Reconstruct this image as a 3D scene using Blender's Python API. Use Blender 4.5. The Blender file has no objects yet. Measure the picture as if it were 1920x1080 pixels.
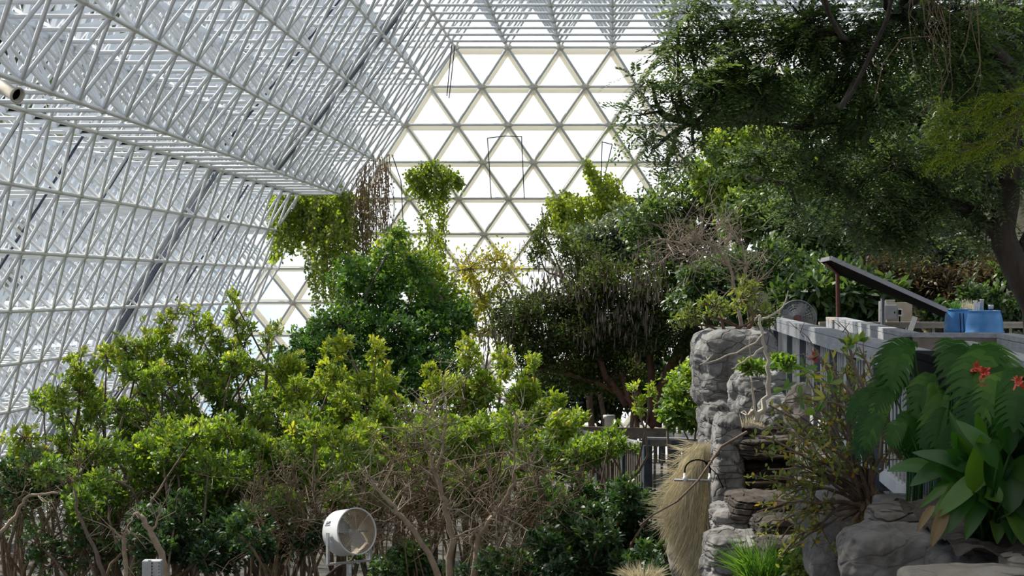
import bpy, bmesh, math, random
import numpy as np
from mathutils import Vector, noise as mnoise

rng = np.random.default_rng(7)
random.seed(7)
COL = bpy.context.scene.collection
F = 4000.0
HZ = 543.0

def P(px, py, d):
    return np.array(((px - 960.0) * d / F, d, (HZ - py) * d / F))

def V3(*a):
    return np.array(a, dtype=float)

def norm(a):
    n = np.linalg.norm(a, axis=-1, keepdims=True)
    return a / np.maximum(n, 1e-9)

def rdir(n):
    return norm(rng.normal(size=(n, 3)))

# ------------------------------------------------------------------ mesh accumulation
class Geo:
    def __init__(self):
        self.V, self.Q, self.T, self.A, self.n = [], [], [], [], 0
    def add(self, v, q=None, t=None, tint=0.5):
        v = np.asarray(v, float).reshape(-1, 3)
        if len(v) == 0:
            return
        if q is not None and len(q):
            self.Q.append(np.asarray(q, np.int32).reshape(-1, 4) + self.n)
        if t is not None and len(t):
            self.T.append(np.asarray(t, np.int32).reshape(-1, 3) + self.n)
        a = np.empty(len(v)); a[:] = tint
        self.V.append(v); self.A.append(a); self.n += len(v)
    def build(self, name, mat, parent=None, origin=(0, 0, 0), smooth=True):
        me = bpy.data.meshes.new(name)
        v = np.concatenate(self.V) - np.asarray(origin, float)
        q = np.concatenate(self.Q) if self.Q else np.zeros((0, 4), np.int32)
        t = np.concatenate(self.T) if self.T else np.zeros((0, 3), np.int32)
        me.vertices.add(len(v)); me.vertices.foreach_set('co', v.astype(np.float32).ravel())
        loops = np.concatenate([q.ravel(), t.ravel()]).astype(np.int32)
        me.loops.add(len(loops)); me.loops.foreach_set('vertex_index', loops)
        ls = np.concatenate([np.arange(len(q)) * 4, len(q) * 4 + np.arange(len(t)) * 3]).astype(np.int32)
        me.polygons.add(len(ls)); me.polygons.foreach_set('loop_start', ls)
        me.polygons.foreach_set('use_smooth', np.full(len(ls), smooth))
        at = me.attributes.new('tint', 'FLOAT', 'POINT')
        at.data.foreach_set('value', np.concatenate(self.A).astype(np.float32))
        me.update(calc_edges=True)
        if mat is not None:
            me.materials.append(mat)
        o = bpy.data.objects.new(name, me)
        COL.objects.link(o)
        if parent is not None:
            o.parent = parent
        else:
            o.location = origin
        return o
    # ---- shapes
    def segs(self, P0, P1, R0, R1=None, k=6, tint=0.5, caps=False):
        P0 = np.asarray(P0, float).reshape(-1, 3); P1 = np.asarray(P1, float).reshape(-1, 3)
        n = len(P0)
        if n == 0:
            return
        R0 = np.broadcast_to(np.asarray(R0, float), (n,))
        R1 = R0 if R1 is None else np.broadcast_to(np.asarray(R1, float), (n,))
        D = norm(P1 - P0)
        ref = np.where(np.abs(D[:, 2:3]) < 0.9, V3(0, 0, 1), V3(1, 0, 0))
        U = norm(np.cross(D, ref)); W = np.cross(D, U)
        a = np.arange(k) * 2 * math.pi / k + math.pi / k
        ring = np.cos(a)[None, :, None] * U[:, None, :] + np.sin(a)[None, :, None] * W[:, None, :]
        v = np.stack([P0[:, None] + ring * R0[:, None, None], P1[:, None] + ring * R1[:, None, None]], 1).reshape(-1, 3)
        b = np.arange(n)[:, None] * 2 * k; j = np.arange(k)[None]; j2 = (j + 1) % k
        q = np.stack([b + j, b + j2, b + k + j2, b + k + j], -1).reshape(-1, 4)
        tt = np.repeat(np.broadcast_to(np.asarray(tint, float), (n,)), 2 * k)
        t = None
        if caps:
            i = np.arange(1, k - 1)[None]
            t = np.concatenate([np.stack([b + 0 * i, b + i + 1, b + i], -1).reshape(-1, 3),
                                np.stack([b + k + 0 * i, b + k + i, b + k + i + 1], -1).reshape(-1, 3)])
        self.add(v, q, t, tt)
    def path(self, pts, r0, r1=None, k=7, tint=0.5, caps=True):
        pts = np.asarray(pts, float); m = len(pts)
        r = np.linspace(r0, r0 if r1 is None else r1, m)
        D = norm(np.gradient(pts, axis=0))
        U = None; rings = []
        for i in range(m):
            ref = V3(0, 0, 1) if abs(D[i, 2]) < .9 else V3(1, 0, 0)
            if U is None:
                U = np.cross(D[i], ref)
            U = U - D[i] * np.dot(U, D[i])
            U = U / max(np.linalg.norm(U), 1e-9)
            W = np.cross(D[i], U)
            a = np.arange(k) * 2 * math.pi / k
            rings.append(pts[i] + r[i] * (np.cos(a)[:, None] * U + np.sin(a)[:, None] * W))
        v = np.concatenate(rings); q = []; t = []
        for i in range(m - 1):
            for j in range(k):
                j2 = (j + 1) % k
                q.append((i * k + j, i * k + j2, (i + 1) * k + j2, (i + 1) * k + j))
        if caps:
            for j in range(1, k - 1):
                t.append((0, j + 1, j)); e = (m - 1) * k; t.append((e, e + j, e + j + 1))
        self.add(v, q, t, tint)
    def box(self, c, half, ux=(1, 0, 0), uy=(0, 1, 0), uz=(0, 0, 1), tint=0.5, bev=0.0):
        c = np.asarray(c, float); ux = np.asarray(ux, float); uy = np.asarray(uy, float); uz = np.asarray(uz, float)
        hx, hy, hz = half
        if bev <= 0:
            s = [(-1, -1, -1), (1, -1, -1), (1, 1, -1), (-1, 1, -1), (-1, -1, 1), (1, -1, 1), (1, 1, 1), (-1, 1, 1)]
            v = [c + a * hx * ux + b * hy * uy + g * hz * uz for a, b, g in s]
            self.add(v, [(0, 3, 2, 1), (4, 5, 6, 7), (0, 1, 5, 4), (1, 2, 6, 5), (2, 3, 7, 6), (3, 0, 4, 7)], None, tint)
            return
        v = []
        for g, ins in ((-1, 1), (-1, 0), (1, 0), (1, 1)):
            zz = hz if ins else hz - bev
            for a, b in ((-1, -1), (1, -1), (1, 1), (-1, 1)):
                k = bev if ins else 0
                v.append(c + a * (hx - k) * ux + b * (hy - k) * uy + g * zz * uz)
        q = [(3, 2, 1, 0), (12, 13, 14, 15)]
        for r in range(3):
            for j in range(4):
                j2 = (j + 1) % 4
                q.append((r * 4 + j, r * 4 + j2, r * 4 + 4 + j2, r * 4 + 4 + j))
        self.add(v, q, None, tint)
    def beam(self, p0, p1, w, h, up=(0, 0, 1), tint=0.5):
        p0 = np.asarray(p0, float); p1 = np.asarray(p1, float)
        d = norm(p1 - p0); s = norm(np.cross(d, np.asarray(up, float))); u = np.cross(s, d)
        self.box((p0 + p1) / 2, (np.linalg.norm(p1 - p0) / 2, w / 2, h / 2), d, s, u, tint)
    def lathe(self, prof, c, ax=(0, 0, 1), k=24, tint=0.5):
        ax = norm(np.asarray(ax, float)); ref = V3(0, 0, 1) if abs(ax[2]) < .9 else V3(1, 0, 0)
        U = norm(np.cross(ax, ref)); W = np.cross(ax, U)
        a = np.arange(k) * 2 * math.pi / k
        v = [np.asarray(c, float) + h * ax + r * (np.cos(a)[:, None] * U + np.sin(a)[:, None] * W) for r, h in prof]
        q = []
        for i in range(len(prof) - 1):
            for j in range(k):
                j2 = (j + 1) % k
                q.append((i * k + j, i * k + j2, (i + 1) * k + j2, (i + 1) * k + j))
        self.add(np.concatenate(v), q, None, tint)
    def ring(self, c, ax, R, r, k=28, kk=4):
        ax = norm(np.asarray(ax, float)); ref = V3(0, 0, 1) if abs(ax[2]) < .9 else V3(1, 0, 0)
        U = norm(np.cross(ax, ref)); W = np.cross(ax, U)
        a = np.arange(k + 1) * 2 * math.pi / k
        pts = np.asarray(c) + R * (np.cos(a)[:, None] * U + np.sin(a)[:, None] * W)
        self.segs(pts[:-1], pts[1:], r, None, kk)
    # ---- leaves
    def leaves(self, pos, ax, nr, L, W, tint, kind='oval'):
        n = len(pos)
        if n == 0:
            return
        ax = norm(ax); side = norm(np.cross(ax, nr)); nr = np.cross(side, ax)
        L = np.broadcast_to(L, (n,))[:, None]; W = np.broadcast_to(W, (n,))[:, None]
        if kind == 'oval':
            l1 = pos + .38 * L * ax - .42 * W * side + .03 * L * nr
            r1 = pos + .38 * L * ax + .42 * W * side + .03 * L * nr
            l2 = pos + .75 * L * ax - .40 * W * side
            r2 = pos + .75 * L * ax + .40 * W * side
            t = pos + L * ax - .1 * L * nr
            v = np.stack([pos, l1, r1, l2, r2, t], 1).reshape(-1, 3)
            b = np.arange(n)[:, None] * 6
            self.add(v, b + np.array([[1, 2, 4, 3]]), np.concatenate([b + np.array([[0, 2, 1]]), b + np.array([[3, 4, 5]])]), np.repeat(tint, 6))
        else:
            l = pos + .5 * L * ax - .5 * W * side + .12 * W * nr
            r = pos + .5 * L * ax + .5 * W * side + .12 * W * nr
            t = pos + L * ax
            v = np.stack([pos, r, t, l], 1).reshape(-1, 3)
            b = np.arange(n)[:, None] * 4
            self.add(v, b + np.array([[0, 1, 2, 3]]), None, np.repeat(tint, 4))
    def bigleaf(self, base, d, up, L, W, droop=.5, fold=.25, n=9, tint=.5, prof=None):
        d = norm(np.asarray(d, float)); side = norm(np.cross(d, np.asarray(up, float))); nr = np.cross(side, d)
        v = []; p = np.asarray(base, float).copy(); dd = d.copy()
        for i in range(n):
            t = i / (n - 1)
            w = (prof(t) if prof else math.sin(math.pi * min(1, t ** .8)) ** .75 * (1 - .15 * t)) * W / 2 + .002
            nn = np.cross(side, dd)
            wv = .05 * W * math.sin(t * 9 + L * 40)
            for s in (-1, -.5, 0, .5, 1):
                v.append(p + side * s * w + nn * (abs(s) * fold * w + (wv if abs(s) == 1 else 0)))
            dd = norm(dd + V3(0, 0, -1) * droop / n)
            p = p + dd * L / (n - 1)
        q = [(i * 5 + j, i * 5 + j + 1, i * 5 + j + 6, i * 5 + j + 5) for i in range(n - 1) for j in range(4)]
        self.add(v, q, None, tint)
        return p

# ------------------------------------------------------------------ object helpers
def tag(o, label=None, cat=None, group=None, kind=None):
    if label: o['label'] = label
    if cat: o['category'] = cat
    if group: o['group'] = group
    if kind: o['kind'] = kind
    return o

def empty(name, loc, label=None, cat=None, group=None, kind=None):
    o = bpy.data.objects.new(name, None); COL.objects.link(o)
    o.location = tuple(float(x) for x in loc); o.empty_display_size = .2
    return tag(o, label, cat, group, kind)

# ------------------------------------------------------------------ materials
def nmat(name):
    m = bpy.data.materials.new(name); m.use_nodes = True
    nt = m.node_tree; nt.nodes.clear()
    out = nt.nodes.new('ShaderNodeOutputMaterial')
    return m, nt, out

def ramp(nt, stops):
    r = nt.nodes.new('ShaderNodeValToRGB')
    e = r.color_ramp.elements
    while len(e) < len(stops): e.new(.5)
    for x, (p, c) in zip(e, stops):
        x.position = p; x.color = (*c, 1)
    return r

def leaf_mat(name, stops, transl=.45, gloss=.06, warm=(1.25, 1.2, .55)):
    m, nt, out = nmat(name); N = nt.nodes.new; K = nt.links.new
    at = N('ShaderNodeAttribute'); at.attribute_name = 'tint'
    r = ramp(nt, stops); K(at.outputs['Fac'], r.inputs[0])
    df = N('ShaderNodeBsdfDiffuse'); tr = N('ShaderNodeBsdfTranslucent'); gl = N('ShaderNodeBsdfGlossy')
    gl.inputs['Roughness'].default_value = .45
    K(r.outputs[0], df.inputs[0])
    mx = N('ShaderNodeMix'); mx.data_type = 'RGBA'; mx.blend_type = 'MULTIPLY'; mx.inputs[0].default_value = 1
    K(r.outputs[0], mx.inputs[6]); mx.inputs[7].default_value = (*warm, 1)
    K(mx.outputs[2], tr.inputs[0])
    a = N('ShaderNodeMixShader'); a.inputs[0].default_value = transl
    K(df.outputs[0], a.inputs[1]); K(tr.outputs[0], a.inputs[2])
    b = N('ShaderNodeMixShader'); b.inputs[0].default_value = gloss
    K(a.outputs[0], b.inputs[1]); K(gl.outputs[0], b.inputs[2]); K(b.outputs[0], out.inputs[0])
    return m

def noise_mat(name, stops, scale=6, rough=.8, bump=.3, detail=6, metallic=0, stretch=(1, 1, 1), spec=.3, bscale=None):
    m, nt, out = nmat(name); N = nt.nodes.new; K = nt.links.new
    tc = N('ShaderNodeTexCoord'); mp = N('ShaderNodeMapping'); mp.inputs['Scale'].default_value = stretch
    K(tc.outputs['Object'], mp.inputs[0])
    nz = N('ShaderNodeTexNoise'); nz.inputs['Scale'].default_value = scale; nz.inputs['Detail'].default_value = detail
    nz.inputs['Roughness'].default_value = .65
    K(mp.outputs[0], nz.inputs[0])
    r = ramp(nt, stops); K(nz.outputs[0], r.inputs[0])
    b = N('ShaderNodeBsdfPrincipled'); b.inputs['Roughness'].default_value = rough; b.inputs['Metallic'].default_value = metallic
    b.inputs['Specular IOR Level'].default_value = spec
    K(r.outputs[0], b.inputs['Base Color'])
    if bump:
        n2 = N('ShaderNodeTexNoise'); n2.inputs['Scale'].default_value = bscale or scale * 3; n2.inputs['Detail'].default_value = 8
        K(mp.outputs[0], n2.inputs[0])
        bp = N('ShaderNodeBump'); bp.inputs['Strength'].default_value = bump; bp.inputs['Distance'].default_value = .03
        K(n2.outputs[0], bp.inputs['Height']); K(bp.outputs[0], b.inputs['Normal'])
    K(b.outputs[0], out.inputs[0])
    return m

def rock_mat(name, dark, mid, light, crack=1.0):
    m, nt, out = nmat(name); N = nt.nodes.new; K = nt.links.new
    tc = N('ShaderNodeTexCoord')
    n1 = N('ShaderNodeTexNoise'); n1.inputs['Scale'].default_value = 2.2; n1.inputs['Detail'].default_value = 10; n1.inputs['Roughness'].default_value = .7
    K(tc.outputs['Object'], n1.inputs[0])
    r = ramp(nt, [(.3, dark), (.5, mid), (.72, light)]); K(n1.outputs[0], r.inputs[0])
    mp = N('ShaderNodeMapping'); mp.inputs['Scale'].default_value = (2.0, 2.0, 7.0); K(tc.outputs['Object'], mp.inputs[0])
    dn = N('ShaderNodeTexNoise'); dn.inputs['Scale'].default_value = 3; K(tc.outputs['Object'], dn.inputs[0])
    ad = N('ShaderNodeVectorMath'); ad.operation = 'MULTIPLY_ADD'; ad.inputs[1].default_value = (.8, .8, .8)
    K(dn.outputs['Color'], ad.inputs[0]); K(mp.outputs[0], ad.inputs[2])
    vo = N('ShaderNodeTexVoronoi'); vo.feature = 'DISTANCE_TO_EDGE'; vo.inputs['Scale'].default_value = 1.0
    K(ad.outputs[0], vo.inputs['Vector'])
    cr = ramp(nt, [(0, (.25, .24, .23)), (.035, (1, 1, 1))]); K(vo.outputs['Distance'], cr.inputs[0])
    mx = N('ShaderNodeMix'); mx.data_type = 'RGBA'; mx.blend_type = 'MULTIPLY'; mx.inputs[0].default_value = crack * .75
    K(r.outputs[0], mx.inputs[6]); K(cr.outputs[0], mx.inputs[7])
    b = N('ShaderNodeBsdfPrincipled'); b.inputs['Roughness'].default_value = .9; b.inputs['Specular IOR Level'].default_value = .15
    K(mx.outputs[2], b.inputs['Base Color'])
    n2 = N('ShaderNodeTexNoise'); n2.inputs['Scale'].default_value = 14; n2.inputs['Detail'].default_value = 9
    K(tc.outputs['Object'], n2.inputs[0])
    b1 = N('ShaderNodeBump'); b1.inputs['Strength'].default_value = .6; b1.inputs['Distance'].default_value = .03; K(n2.outputs[0], b1.inputs['Height'])
    b2 = N('ShaderNodeBump'); b2.inputs['Strength'].default_value = .7 * crack; b2.inputs['Distance'].default_value = .03
    K(cr.outputs[0], b2.inputs['Height']); K(b1.outputs[0], b2.inputs['Normal']); K(b2.outputs[0], b.inputs['Normal'])
    K(b.outputs[0], out.inputs[0])
    return m

def glass_mat(name, col=(.96, .985, 1)):
    m, nt, out = nmat(name); N = nt.nodes.new; K = nt.links.new
    tr = N('ShaderNodeBsdfTransparent'); tr.inputs[0].default_value = (*col, 1)
    gl = N('ShaderNodeBsdfGlossy'); gl.inputs['Roughness'].default_value = .05
    fr = N('ShaderNodeFresnel'); fr.inputs[0].default_value = 1.06
    mx = N('ShaderNodeMixShader'); K(fr.outputs[0], mx.inputs[0]); K(tr.outputs[0], mx.inputs[1]); K(gl.outputs[0], mx.inputs[2])
    K(mx.outputs[0], out.inputs[0])
    return m

M = {}
M['steel'] = noise_mat('white_painted_steel', [(.3, (.74, .76, .78)), (.6, (.84, .86, .88))], 3, .45, .05)
M['steel_frame'] = leaf_mat('white_glazing_frame', [(0, (.78, .83, .90)), (1, (.84, .88, .94))], .35, .03, (1, 1, 1))  # translucency added so the frames glow against the sky
M['end_frame'] = leaf_mat('cream_glazing_frame', [(0, (.88, .86, .80)), (1, (.92, .90, .84))], .5, .03, (1, .97, .88))  # backlit glow of the end wall put in as translucency
M['cream'] = noise_mat('cream_chord_paint', [(.3, (.84, .82, .77)), (.6, (.93, .91, .87))], 3, .4, .05)  # warm sunlit highlight of the long chords put into their colour
M['node'] = noise_mat('node_metal', [(.3, (.62, .59, .53)), (.6, (.82, .79, .72))], 8, .5, .1)
M['glass'] = glass_mat('clear_glass')
M['duct'] = noise_mat('blue_grey_channel', [(.3, (.10, .12, .16)), (.7, (.20, .22, .27))], 5, .6, .1)
M['cable'] = noise_mat('dark_cable', [(.3, (.02, .025, .05)), (.7, (.05, .06, .10))], 5, .6, 0)
M['tanpipe'] = noise_mat('tan_pipe_paint', [(.3, (.42, .37, .30)), (.7, (.58, .53, .44))], 6, .6, .1)
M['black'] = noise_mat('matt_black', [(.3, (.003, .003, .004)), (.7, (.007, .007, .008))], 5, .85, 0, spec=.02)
M['wood'] = noise_mat('weathered_blue_grey_wood', [(.25, (.20, .21, .23)), (.5, (.33, .34, .36)), (.75, (.45, .45, .45))], 5, .8, .2, stretch=(1, 1, 6))
M['rail'] = noise_mat('weathered_rail_board', [(.25, (.20, .21, .23)), (.5, (.30, .31, .335)), (.75, (.40, .405, .41))], 4, .75, .2, stretch=(5, .6, 5))
M['rodpale'] = noise_mat('pale_baluster_paint', [(.3, (.42, .43, .46)), (.7, (.58, .59, .62))], 5, .6, 0)  # side light on the balusters put into a paler colour
M['barkcream'] = noise_mat('cream_bark', [(.3, (.40, .34, .27)), (.7, (.62, .56, .47))], 8, .85, .2)
M['post'] = noise_mat('dark_blue_grey_post', [(.3, (.03, .04, .058)), (.7, (.07, .085, .11))], 6, .8, .15)
M['woodbrown'] = noise_mat('brown_weathered_wood', [(.3, (.10, .085, .075)), (.7, (.20, .17, .15))], 6, .85, .2)
M['woodtan'] = noise_mat('pale_tan_wood', [(.3, (.30, .26, .21)), (.7, (.45, .40, .33))], 6, .85, .2)
M['deck'] = noise_mat('deck_boards', [(.3, (.12, .11, .105)), (.7, (.24, .22, .20))], 5, .85, .2, stretch=(1, 6, 1))
M['blue'] = noise_mat('blue_plastic', [(.3, (.035, .17, .48)), (.7, (.055, .25, .62))], 5, .4, .05, spec=.5)
M['pvc'] = noise_mat('white_plastic', [(.3, (.68, .68, .66)), (.7, (.82, .82, .80))], 5, .45, 0)
M['grey'] = noise_mat('grey_metal', [(.3, (.22, .23, .25)), (.7, (.34, .35, .37))], 5, .5, .05, metallic=.2)
M['galv'] = noise_mat('galvanised_metal', [(.3, (.42, .43, .45)), (.7, (.58, .59, .61))], 12, .45, .05, metallic=.3)
M['fanwhite'] = noise_mat('fan_white_paint', [(.3, (.74, .75, .76)), (.7, (.84, .85, .86))], 3, .4, .03)
M['fanin'] = noise_mat('dusty_fan_inside', [(.3, (.24, .17, .10)), (.7, (.50, .42, .31))], 5, .7, .1)
M['wire'] = noise_mat('fan_wire', [(.3, (.48, .45, .40)), (.7, (.66, .63, .58))], 5, .5, 0)
M['darkwire'] = noise_mat('dull_fan_wire', [(.3, (.14, .15, .17)), (.7, (.24, .25, .28))], 5, .5, 0)
M['navy'] = noise_mat('navy_print', [(.3, (.02, .025, .07)), (.7, (.03, .04, .10))], 5, .5, 0)
M['redpost'] = noise_mat('rust_red_paint', [(.3, (.11, .04, .035)), (.7, (.19, .07, .06))], 6, .7, .1)
M['panelside'] = noise_mat('roof_edge_metal', [(.3, (.30, .30, .33)), (.7, (.42, .42, .45))], 5, .6, .05)
M['board'] = noise_mat('beige_board', [(.3, (.38, .31, .23)), (.7, (.52, .44, .34))], 4, .8, .1)
M['red'] = noise_mat('red_bract', [(.3, (.55, .05, .03)), (.7, (.72, .12, .07))], 20, .6, 0)
M['soil'] = noise_mat('dark_soil', [(.3, (.018, .013, .010)), (.7, (.06, .045, .035))], 9, .95, .8)
M['mud'] = noise_mat('marsh_mud', [(.3, (.03, .028, .02)), (.7, (.09, .08, .06))], 1.2, .85, .5)
M['hill'] = noise_mat('hill_litter', [(.3, (.015, .014, .010)), (.55, (.04, .04, .022)), (.75, (.08, .07, .04))], 3, .95, .8)
M['rock'] = rock_mat('grey_rock', (.09, .085, .083), (.20, .193, .19), (.34, .33, .32))
M['rockbrown'] = rock_mat('brown_rock', (.05, .042, .036), (.12, .103, .09), (.21, .185, .16))
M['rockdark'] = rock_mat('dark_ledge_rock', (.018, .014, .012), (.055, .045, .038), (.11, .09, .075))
M['rocksmooth'] = rock_mat('smooth_grey_rock', (.05, .045, .044), (.125, .115, .11), (.21, .195, .185), .35)
M['rocktan'] = rock_mat('tan_rock', (.14, .12, .10), (.25, .22, .18), (.37, .33, .28), .3)
M['bark'] = noise_mat('brown_bark', [(.3, (.09, .06, .045)), (.7, (.22, .16, .12))], 8, .9, .5, stretch=(1, 1, .3))
M['barkdark'] = noise_mat('dark_bark', [(.3, (.022, .017, .014)), (.7, (.065, .05, .04))], 8, .9, .5, stretch=(1, 1, .3))
M['barkred'] = noise_mat('reddish_bark', [(.3, (.075, .035, .025)), (.7, (.17, .09, .065))], 8, .9, .4, stretch=(1, 1, .3))
M['barkpale'] = noise_mat('pale_tan_bark', [(.3, (.22, .15, .10)), (.7, (.42, .32, .23))], 8, .85, .3)
M['twigpale'] = noise_mat('pale_dry_twig', [(.3, (.24, .18, .13)), (.7, (.42, .34, .26))], 8, .85, .2)
M['twigbrown'] = noise_mat('brown_dry_twig', [(.3, (.12, .08, .05)), (.7, (.27, .19, .12))], 8, .85, .2)

G = lambda *s: list(s)
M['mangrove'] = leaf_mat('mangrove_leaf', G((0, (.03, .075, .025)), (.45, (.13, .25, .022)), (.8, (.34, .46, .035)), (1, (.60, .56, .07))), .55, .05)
M['mangrovedark'] = leaf_mat('dark_mangrove_leaf', G((0, (.008, .03, .012)), (.6, (.03, .085, .025)), (1, (.11, .20, .04))), .35, .05)  # darker copy of the mangrove leaf, shade of the lower thicket in its colour
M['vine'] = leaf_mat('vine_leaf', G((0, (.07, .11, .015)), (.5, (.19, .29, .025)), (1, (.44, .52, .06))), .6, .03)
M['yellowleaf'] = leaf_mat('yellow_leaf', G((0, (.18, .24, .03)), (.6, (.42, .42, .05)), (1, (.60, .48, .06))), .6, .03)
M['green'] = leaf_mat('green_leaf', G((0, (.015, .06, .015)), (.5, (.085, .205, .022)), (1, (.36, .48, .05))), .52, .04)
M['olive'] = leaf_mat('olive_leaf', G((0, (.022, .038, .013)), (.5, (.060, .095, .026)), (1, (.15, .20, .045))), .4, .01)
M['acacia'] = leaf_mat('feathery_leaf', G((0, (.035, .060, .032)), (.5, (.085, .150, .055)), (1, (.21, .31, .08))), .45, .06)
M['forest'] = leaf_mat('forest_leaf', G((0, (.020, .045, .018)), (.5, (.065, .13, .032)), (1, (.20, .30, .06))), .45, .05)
M['forestlight'] = leaf_mat('light_forest_leaf', G((0, (.10, .18, .02)), (.6, (.26, .40, .05)), (1, (.50, .56, .09))), .55, .04)
M['silver'] = leaf_mat('grey_green_leaf', G((0, (.05, .08, .055)), (.6, (.13, .18, .11)), (1, (.25, .30, .18))), .35, .05)
M['fern'] = leaf_mat('bright_feather_leaf', G((0, (.12, .20, .02)), (.6, (.26, .38, .04)), (1, (.46, .52, .06))), .4, .03)
M['paddle'] = leaf_mat('paddle_leaf', G((0, (.012, .05, .012)), (.5, (.035, .12, .015)), (1, (.11, .22, .025))), .4, .03)
M['philo'] = leaf_mat('lobed_leaf', G((0, (.006, .026, .004)), (.6, (.02, .072, .008)), (1, (.075, .17, .018))), .3, .012)
M['euphorbia'] = leaf_mat('small_yellow_green_leaf', G((0, (.08, .13, .05)), (.5, (.20, .27, .05)), (.86, (.42, .36, .04)), (1, (.50, .24, .03))), .4, .03)
M['dry'] = leaf_mat('dry_brown_leaf', G((0, (.09, .06, .03)), (.6, (.22, .15, .075)), (1, (.30, .20, .10))), .35, .02, (1.1, 1.0, .8))
M['drydark'] = leaf_mat('dark_dry_leaf', G((0, (.03, .022, .010)), (.6, (.085, .06, .026)), (1, (.16, .13, .05))), .35, .02, (1.1, 1.0, .7))
M['pod'] = leaf_mat('dry_pod', G((0, (.06, .045, .04)), (.6, (.15, .125, .11)), (1, (.19, .15, .125))), .2, .0, (1, 1, 1))
M['straw'] = leaf_mat('straw_blade', G((0, (.42, .36, .22)), (.6, (.72, .63, .43)), (1, (.88, .80, .60))), .3, .02, (1, 1, .9))
M['grass'] = leaf_mat('grass_blade', G((0, (.03, .10, .015)), (.6, (.09, .24, .03)), (1, (.20, .38, .06))), .4, .03)

# ------------------------------------------------------------------ camera and render look
sc = bpy.context.scene
cam = bpy.data.cameras.new('camera'); cam.lens = 75; cam.sensor_width = 36; cam.shift_y = 3 / 1920
cam.clip_end = 500; cam.clip_start = .1
co = bpy.data.objects.new('camera', cam); COL.objects.link(co)
co.rotation_euler = (math.pi / 2, 0, 0)
sc.camera = co
sc.view_settings.view_transform = 'Standard'
sc.view_settings.look = 'None'
sc.view_settings.exposure = 0.0; sc.view_settings.gamma = 1.16
sc.cycles.max_bounces = 7; sc.cycles.transparent_max_bounces = 12
sc.cycles.diffuse_bounces = 3; sc.cycles.transmission_bounces = 4; sc.cycles.glossy_bounces = 2
sc.cycles.use_denoising = True
sc.cycles.caustics_reflective = False; sc.cycles.caustics_refractive = False

# ------------------------------------------------------------------ sky and sun
w = bpy.data.worlds.new('sky'); sc.world = w; w.use_nodes = True
nt = w.node_tree; nt.nodes.clear(); N = nt.nodes.new; K = nt.links.new
wo = N('ShaderNodeOutputWorld'); bg = N('ShaderNodeBackground'); tc = N('ShaderNodeTexCoord')
dp = N('ShaderNodeVectorMath'); dp.operation = 'DOT_PRODUCT'; K(tc.outputs['Generated'], dp.inputs[0])
gd = norm(V3(.12, 1, .16)); dp.inputs[1].default_value = tuple(gd)
mr = N('ShaderNodeMapRange'); mr.interpolation_type = 'SMOOTHSTEP'
mr.inputs[1].default_value = .94; mr.inputs[2].default_value = .982; K(dp.outputs['Value'], mr.inputs[0])
hz = N('ShaderNodeMapRange'); hz.inputs[1].default_value = -.6; hz.inputs[2].default_value = .9; K(dp.outputs['Value'], hz.inputs[0])
base = ramp(nt, [(0, (.22, .24, .27)), (.35, (.26, .30, .36)), (.6, (.62, .74, .90)), (.95, (.60, .82, 1.10))]); K(hz.outputs[0], base.inputs[0])
mx = N('ShaderNodeMix'); mx.data_type = 'RGBA'; K(mr.outputs[0], mx.inputs[0]); K(base.outputs[0], mx.inputs[6]); mx.inputs[7].default_value = (1.5, 1.5, 1.47, 1)
K(mx.outputs[2], bg.inputs[0]); bg.inputs[1].default_value = 1.0; K(bg.outputs[0], wo.inputs[0])
sl = bpy.data.lights.new('sun', 'SUN'); sl.energy = 8.0; sl.angle = math.radians(2.0); sl.color = (1, .93, .80)
so = bpy.data.objects.new('sun', sl); COL.objects.link(so)
so.rotation_euler = (-Vector((-.50, .42, .75))).to_track_quat('-Z', 'Y').to_euler()

#@@SETTING
# ------------------------------------------------------------------ the glazed space frame
HD = V3(.0475, 1, 0)
def rowz(r): return 6.92 - 1.045 * (r - 1)
def rowd(r): return 60.9 + .8 * (r - 1)
EDGE = {1: 853, 2: 805, 3: 757, 4: 710, 5: 663}
S = 1.5
def epoint(r, shelf=False):
    d = rowd(r)
    if r <= 5 and not shelf:
        x = (EDGE[r] - 960) * d / F
    else:
        x = 190 / F * d + (-9.0 - .66 * (r - 5))
    return V3(x, d, rowz(r))

inner, outer, web, nodes = Geo(), Geo(), Geo(), Geo()
glass = Geo()
def add_nodes(g, pts, r):
    pts = np.asarray(pts).reshape(-1, 3)
    g.segs(pts - V3(0, 0, r * .8), pts - V3(0, 0, r * .3), r * .4, r, 6)
    g.segs(pts - V3(0, 0, r * .3), pts + V3(0, 0, r * .3), r, r, 6)
    g.segs(pts + V3(0, 0, r * .3), pts + V3(0, 0, r * .8), r, r * .4, 6)
NK = 38
chord = Geo()
SH = V3(-1.5, 0, 0)
def tri_face(rows, shelf_end=None):
    grid = [np.array([e - HD * (k + .5 * (i % 2)) * S for k in range(NK)]) for i, e in enumerate(rows)]
    for i, g in enumerate(grid):
        chord.segs(g[:-1], g[1:], .040, None, 7); add_nodes(nodes, g, .07)
        og = g + SH
        outer.segs(og[:-1], og[1:], .055, None, 4); web.segs(g, og, .034, None, 6)
        if i + 1 < len(grid):
            h = grid[i + 1]; oh = h + SH
            k0, k1 = (slice(1, None), slice(None, -1)) if i % 2 == 0 else (slice(None, -1), slice(1, None))
            inner.segs(g, h, .034, None, 6); inner.segs(g[k0], h[k1], .034, None, 6)
            outer.segs(og, oh, .052, None, 4); outer.segs(og[k0], oh[k1], .052, None, 4)
            # rows run downwards: lower inner row to the upper outer row
            web.segs(h, og, .030, None, 5); web.segs(h[k1], og[k0], .030, None, 5)
NU = norm(V3(-1.045, 0, .74)); NL = norm(V3(-1.045, 0, .66))
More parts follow.
